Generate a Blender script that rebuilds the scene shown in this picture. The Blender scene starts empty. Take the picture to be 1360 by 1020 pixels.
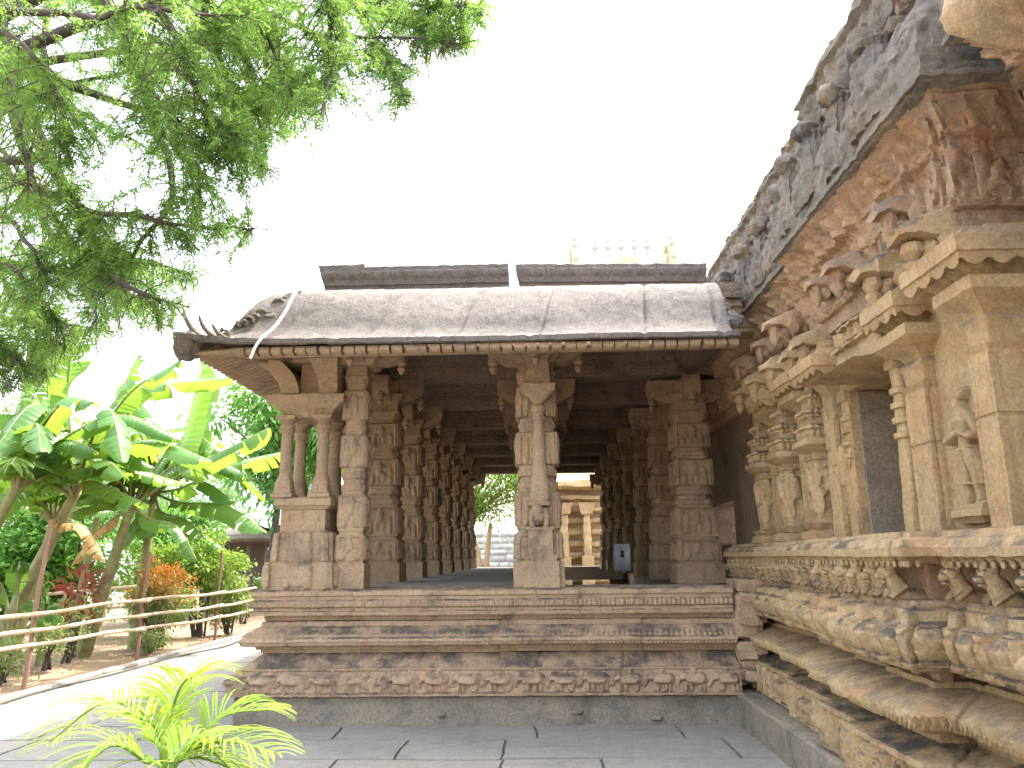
EXPO = 2.55; SKYW = .36
import bpy, math, random
import numpy as np
from mathutils import Vector
random.seed(7); RNG = np.random.RandomState(11)
scene = bpy.context.scene
col = scene.collection
PI = math.pi
# ------------------------------------------------------------------ camera
CAM = np.array([0.0, 0.0, 1.6]); F = 1030.0
TH, PS, RO = math.radians(12.6), math.radians(1.8), math.radians(-0.6)
FW = np.array([-math.sin(PS)*math.cos(TH), math.cos(PS)*math.cos(TH), math.sin(TH)])
_rt = np.array([math.cos(PS), math.sin(PS), 0.0]); _up = np.cross(_rt, FW)
RT = math.cos(RO)*_rt + math.sin(RO)*_up
UP = -math.sin(RO)*_rt + math.cos(RO)*_up
def atY(x, y, Y):
    d = FW*F + RT*(x-680) + UP*(510-y)
    return CAM + d*(Y/d[1])
cd = bpy.data.cameras.new('camera'); cam = bpy.data.objects.new('camera', cd); col.objects.link(cam)
from mathutils import Matrix
m3 = Matrix((RT, UP, -FW)).transposed()
cam.matrix_world = Matrix.Translation(CAM) @ m3.to_4x4()
cd.sensor_width = 36; cd.lens = 36*F/1360; cd.clip_end = 3000; cd.clip_start = 0.05
scene.camera = cam

# ------------------------------------------------------------------ noise
def _hash(i, j, k, s):
    n = (i*374761393 + j*668265263 + k*2147483647 % 4294967291 + s*974634777) & 0xffffffff
    n = ((n ^ (n >> 13))*1274126177) & 0xffffffff
    n = (n ^ (n >> 16)) & 0xffffffff
    return n/4294967295.0
def vnoise(p, seed=0):
    p = np.asarray(p, float)
    i = np.floor(p).astype(np.int64); f = p - i; f = f*f*(3-2*f)
    r = 0
    for dx in (0, 1):
        wx = f[..., 0] if dx else 1-f[..., 0]
        for dy in (0, 1):
            wy = f[..., 1] if dy else 1-f[..., 1]
            for dz in (0, 1):
                wz = f[..., 2] if dz else 1-f[..., 2]
                r = r + wx*wy*wz*_hash(i[..., 0]+dx, i[..., 1]+dy, i[..., 2]+dz, seed)
    return r*2-1
def rough(P, amp, size=0.12):
    """weathering: pushes every vertex about by smooth noise of its place"""
    if amp <= 0: return P
    out = np.array(P, float)
    for k in range(3):
        out[..., k] += amp*(vnoise(P/size, 3+k) + .5*vnoise(P/(size*.35), 13+k))
    return out

# ------------------------------------------------------------------ mesh collector
class MB:
    def __init__(s): s.v = []; s.f = []; s.n = 0
    def grid(s, P, wu=False, wv=False, flip=False):
        P = np.asarray(P, float); a, b = P.shape[:2]
        idx = np.arange(a*b).reshape(a, b) + s.n
        if wu: idx = np.vstack([idx, idx[:1]])
        if wv: idx = np.hstack([idx, idx[:, :1]])
        q = np.stack([idx[:-1, :-1], idx[1:, :-1], idx[1:, 1:], idx[:-1, 1:]], -1).reshape(-1, 4)
        if flip: q = q[:, ::-1]
        s.v.append(P.reshape(-1, 3)); s.f.append(q); s.n += a*b; return s
    def raw(s, V, Fc):
        V = np.asarray(V, float); s.v.append(V)
        for f in Fc: s.f.append(np.array([f])+s.n)
        s.n += len(V); return s
    def quads(s, V):                       # V (n,4,3)
        V = np.asarray(V, float); n = len(V)
        s.v.append(V.reshape(-1, 3)); s.f.append(np.arange(n*4).reshape(n, 4)+s.n); s.n += n*4; return s
    def box(s, x0, x1, y0, y1, z0, z1, R=None):
        V = np.array([(x, y, z) for z in (z0, z1) for y in (y0, y1) for x in (x0, x1)], float)
        if R is not None: V = R(V)
        s.raw(V, [(0, 2, 3, 1), (4, 5, 7, 6), (0, 1, 5, 4), (2, 6, 7, 3), (0, 4, 6, 2), (1, 3, 7, 5)]); return s
    def tube(s, pts, rad, n=7, cap=True):
        pts = np.asarray(pts, float); m = len(pts)
        rad = np.broadcast_to(np.asarray(rad, float), (m,))
        t = np.gradient(pts, axis=0); t /= np.linalg.norm(t, axis=1)[:, None]+1e-9
        ref = np.array([0, 0, 1.0]) if abs(t[0, 2]) < .9 else np.array([1.0, 0, 0])
        u = np.cross(t, ref); u /= np.linalg.norm(u, axis=1)[:, None]+1e-9
        w = np.cross(t, u); a = np.arange(n)*2*PI/n
        P = pts[:, None] + rad[:, None, None]*(u[:, None]*np.cos(a)[None, :, None] + w[:, None]*np.sin(a)[None, :, None])
        n0 = s.n; s.grid(P, wv=True)
        if cap:
            s.f.append(np.array([[n0+i for i in range(n)]])); s.f.append(np.array([[n0+(m-1)*n+i for i in range(n)][::-1]]))
        return s
    def lathe(s, c, prof, n=16, sx=1, sy=1):
        prof = np.array(prof, float); a = np.arange(n)*2*PI/n
        P = np.zeros((len(prof), n, 3))
        P[..., 0] = c[0]+prof[:, 0][:, None]*np.cos(a)*sx; P[..., 1] = c[1]+prof[:, 0][:, None]*np.sin(a)*sy
        P[..., 2] = c[2]+prof[:, 1][:, None]
        n0 = s.n; s.grid(P, wv=True)
        s.f.append(np.array([[n0+i for i in range(n)]][::-1])); s.f.append(np.array([[n0+(len(prof)-1)*n+i for i in range(n)]])); return s
    def blob(s, c, r, amp=.15, seed=0, n=10, freq=1.6):
        """a lumpy closed ball with radii r"""
        u = np.linspace(0, PI, n); w = np.arange(2*n)*PI/n
        D = np.stack([np.sin(u)[:, None]*np.cos(w), np.sin(u)[:, None]*np.sin(w), np.cos(u)[:, None]*np.ones_like(w)], -1)
        k = 1+amp*vnoise(D*freq+seed*7.3, seed)+amp*.6*vnoise(D*freq*2.7+seed*3.1, seed+5)
        k[0] = k[0, 0]; k[-1] = k[-1, 0]
        return s.grid(np.array(c)+D*np.array(r)*k[..., None], wv=True, flip=True)
    def build(s, name, mat, parent=None, label=None, smooth=None):
        V = np.concatenate(s.v) if s.v else np.zeros((0, 3))
        me = bpy.data.meshes.new(name)
        loops = []; starts = []; tot = 0
        for f in s.f:
            k = f.shape[1]; loops.append(f.reshape(-1)); starts.append(tot+np.arange(f.shape[0])*k); tot += f.size
        L = np.concatenate(loops).astype(np.int32); S = np.concatenate(starts).astype(np.int32)
        me.vertices.add(len(V)); me.vertices.foreach_set('co', V.astype(np.float32).ravel())
        me.loops.add(len(L)); me.loops.foreach_set('vertex_index', L)
        me.polygons.add(len(S)); me.polygons.foreach_set('loop_start', S)
        me.update(calc_edges=True); me.validate()
        if smooth:
            me.polygons.foreach_set('use_smooth', np.ones(len(me.polygons), bool))
            me.set_sharp_from_angle(angle=math.radians(smooth))
        me.materials.append(mat)
        o = bpy.data.objects.new(name, me); col.objects.link(o)
        if parent: o.parent = parent
        if label: o['label'] = label
        return o
def thing(name, label, cat, group=None, loc=(0, 0, 0)):
    o = bpy.data.objects.new(name, None); col.objects.link(o); o.location = loc; o.empty_display_size = .2
    return tag(o, label, cat, group)
def tag(o, label, cat, group=None, kind=None):
    if label: o['label'] = label
    if cat: o['category'] = cat
    if group: o['group'] = group
    if kind: o['kind'] = kind
    return o

# ------------------------------------------------------------------ materials
def newmat(name):
    m = bpy.data.materials.new(name); m.use_nodes = True; nt = m.node_tree; nt.nodes.clear()
    return m, nt
def nd(nt, t, **kw):
    n = nt.nodes.new(t)
    for k, v in kw.items():
        if k.startswith('i_'):
            key = k[2:]; n.inputs[int(key) if key.isdigit() else key.replace('_', ' ')].default_value = v
        else: setattr(n, k, v)
    return n
def mixc(nt, fac, a, b, mode='MIX'):
    m = nd(nt, 'ShaderNodeMix', data_type='RGBA', blend_type=mode)
    for inp, v in ((m.inputs[0], fac), (m.inputs[6], a), (m.inputs[7], b)):
        if isinstance(v, (int, float)): inp.default_value = v
        elif isinstance(v, tuple): inp.default_value = (*v, 1) if len(v) == 3 else v
        else: nt.links.new(v, inp)
    return m.outputs[2]
def noise(nt, vec, scale, det=4, ro=.55, dist=0):
    n = nd(nt, 'ShaderNodeTexNoise', i_Scale=scale, i_Detail=det, i_Roughness=ro, i_Distortion=dist)
    nt.links.new(vec, n.inputs['Vector']); return n.outputs['Fac']
def ramp(nt, fac, a, b):
    r = nd(nt, 'ShaderNodeMapRange', clamp=True); r.inputs[1].default_value = a; r.inputs[2].default_value = b
    nt.links.new(fac, r.inputs[0]); return r.outputs[0]
def math_(nt, op, a, b):
    m = nd(nt, 'ShaderNodeMath', operation=op)
    for i, v in enumerate((a, b)):
        if isinstance(v, (int, float)): m.inputs[i].default_value = v
        else: nt.links.new(v, m.inputs[i])
    return m.outputs[0]
def stone(name, c1, c2, c3=None, dark=(.05, .052, .058), dark_amt=.5, bump=.5, rgh=.9, carve=0, speck=.6, top=0.0, seed=0, white=.0):
    """weathered granite: two hues in large patches, a third in blotches, dark lichen, grain; bump from the same noises"""
    m, nt = newmat(name)
    g = nd(nt, 'ShaderNodeNewGeometry'); mp = nd(nt, 'ShaderNodeMapping'); mp.inputs['Location'].default_value = (seed*3.7, seed*1.3, seed*2.1)
    nt.links.new(g.outputs['Position'], mp.inputs[0]); p = mp.outputs[0]
    big = ramp(nt, noise(nt, p, 1.3, 5, .6), .35, .65)
    c = mixc(nt, big, c1, c2)
    if c3: c = mixc(nt, ramp(nt, noise(nt, p, 2.6, 5, .65, .4), .52, .68), c, c3)
    mid = noise(nt, p, 9, 7, .75)
    c = mixc(nt, math_(nt, 'MULTIPLY', ramp(nt, mid, .35, .75), .55), c, tuple(min(1, x*1.45) for x in c1))
    if white: c = mixc(nt, math_(nt, 'MULTIPLY', ramp(nt, noise(nt, p, 5.3, 8, .8, .2), .56, .72), white), c, (.62, .58, .52))
    dk = math_(nt, 'MULTIPLY', ramp(nt, noise(nt, p, 2.1, 8, .72, .3), .52, .70), dark_amt)
    if top > 0:
        sx = nd(nt, 'ShaderNodeSeparateXYZ'); nt.links.new(g.outputs['Normal'], sx.inputs[0])
        t = math_(nt, 'MULTIPLY', ramp(nt, sx.outputs[2], .2, .6), ramp(nt, noise(nt, p, 3.3, 7, .7), .42, .58))
        dk = math_(nt, 'MAXIMUM', dk, math_(nt, 'MULTIPLY', t, top))
    c = mixc(nt, dk, c, dark)
    fine = noise(nt, p, 42, 7, .85)
    c = mixc(nt, speck, c, mixc(nt, ramp(nt, fine, .3, .7), (.30, .29, .28), (1.5, 1.47, 1.42)), 'MULTIPLY')
    b = nd(nt, 'ShaderNodeBsdfPrincipled', i_Roughness=rgh); b.inputs['Specular IOR Level'].default_value = .25
    nt.links.new(c, b.inputs['Base Color'])
    h = math_(nt, 'ADD', math_(nt, 'MULTIPLY', mid, .6), math_(nt, 'MULTIPLY', fine, .5))
    if carve:
        v = nd(nt, 'ShaderNodeTexVoronoi', feature='SMOOTH_F1', i_Scale=carve); v.inputs['Smoothness'].default_value = .35
        wv = nd(nt, 'ShaderNodeVectorMath', operation='ADD'); nt.links.new(p, wv.inputs[0])
        nn = nd(nt, 'ShaderNodeTexNoise', i_Scale=6.0); nt.links.new(p, nn.inputs['Vector'])
        sc = nd(nt, 'ShaderNodeVectorMath', operation='SCALE'); sc.inputs['Scale'].default_value = .25
        nt.links.new(nn.outputs['Color'], sc.inputs[0]); nt.links.new(sc.outputs[0], wv.inputs[1])
        nt.links.new(wv.outputs[0], v.inputs['Vector'])
        h = math_(nt, 'SUBTRACT', h, math_(nt, 'MULTIPLY', v.outputs['Distance'], .8))
    bp = nd(nt, 'ShaderNodeBump', i_Strength=bump, i_Distance=.04)
    nt.links.new(h, bp.inputs['Height']); nt.links.new(bp.outputs[0], b.inputs['Normal'])
    o = nd(nt, 'ShaderNodeOutputMaterial'); nt.links.new(b.outputs[0], o.inputs[0]); return m
def plain(name, c, c2=None, rgh=.7, scale=8, metal=0, bump=.2):
    m, nt = newmat(name); g = nd(nt, 'ShaderNodeNewGeometry'); p = g.outputs['Position']
    b = nd(nt, 'ShaderNodeBsdfPrincipled', i_Roughness=rgh, i_Metallic=metal)
    n1 = noise(nt, p, scale, 5, .6)
    nt.links.new(mixc(nt, ramp(nt, n1, .3, .7), c, c2 or tuple(x*.7 for x in c)), b.inputs['Base Color'])
    bp = nd(nt, 'ShaderNodeBump', i_Strength=bump, i_Distance=.02); nt.links.new(n1, bp.inputs['Height']); nt.links.new(bp.outputs[0], b.inputs['Normal'])
    o = nd(nt, 'ShaderNodeOutputMaterial'); nt.links.new(b.outputs[0], o.inputs[0]); return m
def leafmat(name, c, c2, trans=.5, tc=None, scale=3, rgh=.5):
    m, nt = newmat(name); g = nd(nt, 'ShaderNodeNewGeometry')
    cc = mixc(nt, ramp(nt, noise(nt, g.outputs['Position'], scale, 4, .7), .32, .68), c, c2)
    cc = mixc(nt, math_(nt, 'MULTIPLY', g.outputs['Random Per Island'], .5), cc, tuple(min(1, x*1.6) for x in c2))
    b = nd(nt, 'ShaderNodeBsdfPrincipled', i_Roughness=rgh); b.inputs['Specular IOR Level'].default_value = .35
    nt.links.new(cc, b.inputs['Base Color'])
    t = nd(nt, 'ShaderNodeBsdfTranslucent')
    nt.links.new(mixc(nt, .55, cc, tc or tuple(min(1, x*2.2) for x in c2)), t.inputs[0])
    mx = nd(nt, 'ShaderNodeMixShader'); mx.inputs[0].default_value = trans
    nt.links.new(b.outputs[0], mx.inputs[1]); nt.links.new(t.outputs[0], mx.inputs[2])
    o = nd(nt, 'ShaderNodeOutputMaterial'); nt.links.new(mx.outputs[0], o.inputs[0]); return m

M = {}
M['base'] = stone('base_stone', (.40, .295, .19), (.33, .24, .16), (.42, .26, .17), dark_amt=.75, top=.8, bump=.9, carve=0, seed=1, white=.3)
M['plinth'] = stone('plinth_stone', (.20, .178, .145), (.26, .22, .165), (.15, .14, .125), dark_amt=.6, bump=.7, speck=.7, seed=2)
M['pillar'] = stone('pillar_stone', (.39, .29, .185), (.29, .215, .155), (.39, .245, .15), dark=(.085, .075, .08), dark_amt=.7, bump=1.0, white=.3, carve=0, seed=3)
M['warm'] = stone('warm_granite', (.46, .335, .175), (.38, .265, .14), (.43, .25, .125), dark=(.12, .11, .10), dark_amt=.45, bump=1.0, seed=4, top=.6, white=.45)
M['warmcarve'] = stone('carved_granite', (.45, .33, .18), (.36, .245, .135), (.41, .24, .125), dark=(.085, .078, .072), dark_amt=.6, bump=1.0, carve=0, seed=5, top=.95, white=.4)
M['orange'] = stone('orange_stone', (.42, .285, .175), (.33, .235, .16), (.46, .25, .13), dark=(.10, .095, .10), dark_amt=.6, bump=1.0, carve=0, seed=6, top=.7, white=.35)
M['eave'] = stone('weathered_eave_stone', (.20, .178, .145), (.135, .122, .11), (.29, .21, .13), dark=(.05, .05, .056), dark_amt=.8, bump=.9, carve=0, seed=7, top=.5)
M['roof'] = stone('roof_granite', (.185, .172, .163), (.145, .136, .132), (.20, .18, .165), dark=(.06, .058, .06), dark_amt=.45, bump=1.0, speck=.8, seed=8)
M['dark'] = stone('shade_darkened_inner_stone', (.25, .19, .145), (.18, .14, .115), dark=(.05, .045, .045), dark_amt=.6, bump=.8, carve=14, seed=9)  # hall stone, colour lowered to put the interior's shade into it
M['floor'] = stone('floor_stone', (.27, .245, .215), (.22, .205, .19), dark=(.10, .10, .10), dark_amt=.3, bump=.3, seed=10)
M['paving'] = stone('paving_stone', (.225, .217, .197), (.18, .174, .16), (.235, .215, .185), dark=(.12, .115, .11), dark_amt=.35, bump=.35, speck=.4, seed=11)
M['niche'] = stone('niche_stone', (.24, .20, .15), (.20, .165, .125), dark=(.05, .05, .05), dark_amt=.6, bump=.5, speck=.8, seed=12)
M['soil'] = plain('dry_soil', (.26, .19, .12), (.17, .12, .08), .95, 3, bump=.5)
M['joint'] = plain('joint_grit', (.10, .09, .08), (.06, .055, .05), .95, 12)
M['bamboo'] = plain('bamboo', (.50, .40, .26), (.36, .27, .18), .6, 9)
M['post'] = plain('rough_pole', (.24, .13, .09), (.17, .10, .07), .8, 12)
M['white'] = plain('white_plastic', (.80, .80, .80), (.72, .72, .72), .4, 20, bump=.02)
M['black'] = plain('black_plastic', (.02, .02, .022), (.03, .03, .03), .3, 20, bump=.02)
M['grey'] = plain('grey_metal', (.34, .36, .37), (.28, .29, .30), .5, 20, bump=.02)
M['hose'] = plain('black_hose', (.06, .06, .06), (.09, .09, .085), .6, 20)
M['bark'] = plain('bark', (.085, .068, .058), (.05, .042, .038), .9, 14, bump=.8)
M['palebark'] = plain('pale_bark', (.52, .36, .2), (.40, .28, .17), .9, 6, bump=.5)
M['stem'] = plain('banana_stem', (.22, .24, .09), (.15, .115, .06), .7, 7)
M['leaf'] = leafmat('feathery_leaf', (.06, .14, .035), (.12, .22, .045), .55, (.32, .50, .08))
M['leaf2'] = leafmat('broad_leaf', (.06, .16, .03), (.10, .22, .04), .4, (.25, .5, .08))
M['banana'] = leafmat('banana_leaf', (.045, .12, .04), (.085, .19, .05), .48, (.36, .54, .025), 1.2, .28)
M['dry'] = leafmat('dry_leaf', (.35, .20, .08), (.45, .28, .12), .3, (.5, .3, .1), 5)
M['yellow'] = leafmat('yellowing_leaf', (.50, .36, .05), (.40, .34, .06), .45, (.8, .5, .05), 3)
M['palm'] = leafmat('palm_leaflet', (.10, .21, .02), (.17, .28, .03), .4, (.46, .54, .04), 4)
M['lime'] = leafmat('lime_leaf', (.08, .17, .02), (.13, .22, .03), .4, (.32, .42, .05), 4)
M['croton'] = leafmat('orange_leaf', (.28, .07, .015), (.28, .13, .02), .35, (.5, .2, .03), 5)
M['red'] = leafmat('red_leaf', (.25, .04, .04), (.30, .08, .05), .35, (.5, .12, .08), 5)
M['herb'] = leafmat('herb_leaf', (.10, .17, .05), (.18, .22, .08), .4, (.4, .5, .12), 5)
M['stucco'] = plain('pale_stucco', (.36, .35, .23), (.26, .255, .18), .9, .6)
M['wall'] = plain('pale_wall', (.62, .64, .66), (.5, .52, .54), .9, .8)
M['bluewall'] = plain('pale_blue_wall', (.50, .58, .70), (.44, .52, .64), .9, .5)
M['yellowtrim'] = plain('yellow_trim', (.75, .52, .16), (.7, .45, .12), .8, 3)
M['glass'] = plain('dark_window', (.10, .10, .12), (.14, .14, .15), .2, 3)
M['wood'] = plain('old_wood', (.24, .20, .16), (.15, .125, .10), .85, 10)
M['sheet'] = plain('pale_roof_sheet', (.55, .56, .58), (.45, .45, .46), .6, 3)
# ------------------------------------------------------------------ relief carving: capsules rasterised into a height field
def caps_eval(S, Z, caps):
    H = np.zeros((len(S), len(Z)))
    for (x0, z0, r0, x1, z1, r1, k) in caps:
        rm = max(r0, r1)
        i0, i1 = np.searchsorted(S, [min(x0, x1)-rm, max(x0, x1)+rm])
        j0, j1 = np.searchsorted(Z, [min(z0, z1)-rm, max(z0, z1)+rm])
        if i1 <= i0 or j1 <= j0: continue
        X = S[i0:i1][:, None]; Y = Z[j0:j1][None]
        dx, dz = x1-x0, z1-z0; L = dx*dx+dz*dz
        t = np.clip(((X-x0)*dx+(Y-z0)*dz)/L, 0, 1) if L > 1e-9 else np.zeros((i1-i0, j1-j0))
        r = r0+(r1-r0)*t
        d2 = (X-x0-t*dx)**2+(Y-z0-t*dz)**2
        h = k*.8*np.sqrt(np.maximum(r*r-d2*d2/(r*r), 0))
        H[i0:i1, j0:j1] = np.maximum(H[i0:i1, j0:j1], h)
    return H
def human(cx, z0, h, rng, calm=False, k=.8, fat=1.0):
    a = lambda s=1: (rng.rand()-.5)*2*s*(0 if calm else 1)
    ln = a(.06)*h; c = []
    hip = (cx+a(.04)*h, z0+.47*h); sh = (cx+ln, z0+.76*h); hd = (cx+ln*1.4+a(.03)*h, z0+.87*h)
    c.append((*hip, .105*h, *sh, .125*h, k)); c.append((*hd, .075*h, hd[0], hd[1]+.015*h, .07*h, k*1.3))
    c.append((hd[0], hd[1]+.05*h, .06*h, hd[0]+a(.03)*h, z0+1.0*h, .03*h, k))
    for s in (-1, 1):
        kn = (cx+s*(.09+abs(a(.14)))*h, z0+(.27+abs(a(.06)))*h); ft = (cx+s*(.07+abs(a(.08)))*h, z0+.03*h)
        c += [(hip[0]+s*.05*h, hip[1], .075*h, *kn, .058*h, k), (*kn, .055*h, *ft, .035*h, k), (*ft, .035*h, ft[0]+s*.06*h, z0+.02*h, .025*h, k)]
        so = (sh[0]+s*.12*h, sh[1]+.01*h); el = (so[0]+s*(.07+abs(a(.07)))*h, so[1]-(.14+a(.1))*h)
        ha = (el[0]-s*(.05+a(.1))*h, el[1]+(.06+a(.16))*h)
        c += [(*so, .05*h, *el, .04*h, k), (*el, .038*h, *ha, .03*h, k)]
    return [(a, b, r*fat, d, e, q*fat, kk) for a, b, r, d, e, q, kk in c]
def elephant(cx, z0, h, d, rng, k=.75):
    c = [(cx-d*.28*h, z0+.60*h, .27*h, cx+d*.25*h, z0+.62*h, .26*h, k), (cx+d*.55*h, z0+.72*h, .20*h, cx+d*.6*h, z0+.68*h, .17*h, k*1.2),
         (cx+d*.42*h, z0+.7*h, .13*h, cx+d*.42*h, z0+.58*h, .09*h, k*2.1)]
    sw = rng.rand()*.2
    tr = [(.72, .58, .085), (.80, .40, .065), (.80+sw*.5, .22, .05), (.92+sw*.3, .12+sw, .035)]
    for a, b in zip(tr[:-1], tr[1:]): c.append((cx+d*a[0]*h, z0+a[1]*h, a[2]*h, cx+d*b[0]*h, z0+b[1]*h, b[2]*h, k))
    for x in (-.42, -.22, .22, .42):
        f = (rng.rand()-.5)*.14
        c.append((cx+d*x*h, z0+.42*h, .11*h, cx+d*(x+f)*h, z0+.04*h, .075*h, k))
    c.append((cx-d*.55*h, z0+.68*h, .03*h, cx-d*.6*h, z0+.3*h, .02*h, k))
    if rng.rand() < .5: c += human(cx-d*.02*h, z0+.72*h, .42*h, rng, k=k)
    return c
def beast(cx, z0, h, d, rng, k=.8):
    c = [(cx-d*.3*h, z0+.52*h, .17*h, cx+d*.2*h, z0+.6*h, .2*h, k), (cx+d*.3*h, z0+.68*h, .13*h, cx+d*.42*h, z0+.88*h, .12*h, k*1.2),
         (cx+d*.5*h, z0+.84*h, .08*h, cx+d*.6*h, z0+.8*h, .05*h, k)]
    for x, f in ((-.38, -.12), (-.24, .05), (.2, .05), (.3, .28)):
        c.append((cx+d*x*h, z0+.45*h, .09*h, cx+d*(x+f)*h, z0+.05*h, .045*h, k))
    c.append((cx-d*.45*h, z0+.6*h, .035*h, cx-d*.62*h, z0+.85*h, .03*h, k)); return c
def scroll(cx, cz, r, d=1, turns=1.6, k=.8, w=.18):
    c = []; n = int(turns*9); pv = None
    for i in range(n+1):
        a = i/n*turns*2*PI; rr = r*(1-.85*i/n); p = (cx+d*rr*math.cos(a), cz+rr*math.sin(a))
        if pv: c.append((*pv, r*w, *p, r*w, k))
        pv = p
    return c
# ------------------------------------------------------------------ mouldings swept along a plan
def refine(prof, dp):
    out = [prof[0]]
    for a, b in zip(prof[:-1], prof[1:]):
        L = math.hypot(b[0]-a[0], b[1]-a[1]); n = max(1, int(round(L/dp)))
        for i in range(1, n+1): out.append((a[0]+(b[0]-a[0])*i/n, a[1]+(b[1]-a[1])*i/n))
    return np.array(out)
def curve(pts, n=6):
    """Catmull-Rom through 2-D points"""
    P = np.array([pts[0]]+list(pts)+[pts[-1]], float); out = []
    for i in range(1, len(P)-2):
        for t in np.linspace(0, 1, n, endpoint=False):
            a, b, c_, d = P[i-1:i+3]
            out.append(.5*((2*b)+(-a+c_)*t+(2*a-5*b+4*c_-d)*t*t+(-a+3*b-3*c_+d)*t**3))
    out.append(P[-2]); return [tuple(x) for x in out]
def plan(path, ds, axial=False):
    """sample a plan polyline; mitred outward normals (outward = right of travel)"""
    pts = np.array(path, float); seg = np.diff(pts, axis=0); L = np.linalg.norm(seg, axis=1); d = seg/L[:, None]
    n = np.stack([d[:, 1], -d[:, 0]], 1); B, N, S = [], [], []; s0 = 0
    mi = [n[0]]+[(n[i]+n[i-1])/((n[i]+n[i-1])@(n[i]+n[i-1]))*2 for i in range(1, len(seg))]+[n[-1]]
    for i in range(len(seg)):
        k = max(1, int(round(L[i]/ds)))
        for j in range(k+(i == len(seg)-1)):
            t = j/k; B.append(pts[i]+seg[i]*t); S.append(s0+L[i]*t)
            N.append(mi[i]*(1-t)+mi[i+1]*t if not axial else n[i])
        s0 += L[i]
    return np.array(B), np.array(N), np.array(S)
def sweep(mb, path, prof, ds=.05, dp=.03, relief=None, amp=.004, size=.12, joints=(), jw=.012, jit=.005, zfun=None):
    B, N, S = plan(path, ds); pr = refine(prof, dp)
    off = np.broadcast_to(pr[:, 0], (len(B), len(pr))).copy(); z = np.broadcast_to(pr[:, 1], off.shape).copy()
    if relief is not None: off += relief(S, pr[:, 1])
    if len(joints):
        jr = np.random.RandomState(int(abs(joints[0])*997)+len(joints)); bi = np.searchsorted(np.sort(joints), S); off += (jr.uniform(-1, 1, len(joints)+1)*jit)[bi][:, None]; z += (jr.uniform(-1, 1, len(joints)+1)*jit*.6)[bi][:, None]
    for j in joints:
        g = np.exp(-((S-j)/jw)**2)[:, None]; off -= .022*g; z -= .008*g*(np.gradient(pr[:, 0]) < 0)
    P = np.zeros(off.shape+(3,)); P[..., :2] = B[:, None]+N[:, None]*off[..., None]; P[..., 2] = z
    if zfun is not None: P = zfun(P, off)
    return mb.grid(rough(P, amp, size))
def frieze(caps, z0=None, z1=None, gain=1.0, sink=0.0):
    def f(S, Z):
        o = np.argsort(Z); H = np.zeros((len(S), len(Z))); H[:, o] = caps_eval(S, Z[o], caps)*gain; H[H <= 0] -= sink
        if z0 is not None: H[:, (Z < z0) | (Z > z1)] = 0
        return H
    return f
# ------------------------------------------------------------------ rectangular / chamfered shafts with carved faces
def loft(mb, cx, cy, rings, n=6, dz=.05, amp=.003, size=.1, relief=None, z0=0.0, cap=True, rot=0, zmod=None):
    """rings: (z, half_x, half_y, chamfer 0..1); faces 0:-Y 1:+X 2:+Y 3:-X"""
    rg = [rings[0]]
    for a, b in zip(rings[:-1], rings[1:]):
        k = max(1, int(round(abs(b[0]-a[0])/dz)))
        for i in range(1, k+1): rg.append(tuple(a[q]+(b[q]-a[q])*i/k for q in range(4)))
    rg = np.array(rg); Z = rg[:, 0]
    u = np.linspace(-1, 1, n+1)[:-1]; m = len(Z)
    corners = [((-1, -1), (1, 0), (0, -1)), ((1, -1), (0, 1), (1, 0)), ((1, 1), (-1, 0), (0, 1)), ((-1, 1), (0, -1), (-1, 0))]
    P = np.zeros((m, 4*n, 3))
    for f, (c0, dr, nm) in enumerate(corners):
        x = c0[0]+dr[0]*(u+1); y = c0[1]+dr[1]*(u+1)
        X = np.broadcast_to(x, (m, n)).copy(); Y = np.broadcast_to(y, (m, n)).copy()
        s = np.abs(X)+np.abs(Y); lim = 2-rg[:, 3][:, None]*.6
        kk = np.where(s > lim, lim/s, 1); X *= kk; Y *= kk
        X = X*rg[:, 1][:, None]; Y = Y*rg[:, 2][:, None]
        if relief is not None:
            hw = rg[:, 1] if f in (0, 2) else rg[:, 2]
            H = relief(f, u*float(hw.mean()), Z)
            if H is not None:
                H = H*np.minimum(1, (1-np.abs(u))*8)[None]; X += nm[0]*H; Y += nm[1]*H
        P[:, f*n:(f+1)*n, 0] = X; P[:, f*n:(f+1)*n, 1] = Y; P[:, f*n:(f+1)*n, 2] = Z[:, None]+(zmod(u*float((rg[:, 1] if f in (0, 2) else rg[:, 2]).mean()), Z) if zmod else 0)
    if rot: c, s = math.cos(rot), math.sin(rot); P[..., :2] = P[..., :2] @ np.array([[c, s], [-s, c]])
    P += np.array([cx, cy, z0])
    P = rough(P, amp, size); n0 = mb.n
    mb.grid(P, wv=True)
    mb.grid  # caps
    if cap:
        k = 4*n; mb.f.append(np.array([[n0+i for i in range(k)][::-1]])); mb.f.append(np.array([[n0+(m-1)*k+i for i in range(k)]]))
    # faces wind outward for grid(wv) when Z rises
    mb.f[-3 if cap else -1] = mb.f[-3 if cap else -1][:, ::-1]
    return mb
def steps(*zw):
    """(z, hx, hy, ch) corners from a list of blocks (z0, z1, hx0, hx1, ch[, hy0, hy1])"""
    r = []
    for b in zw:
        z0, z1, a, b_, ch = b[:5]; c_, d_ = b[5:7] if len(b) > 5 else (a, b_)
        r += [(z0+.004, a, c_, ch), (z1-.004, b_, d_, ch)]
    return r
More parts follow.
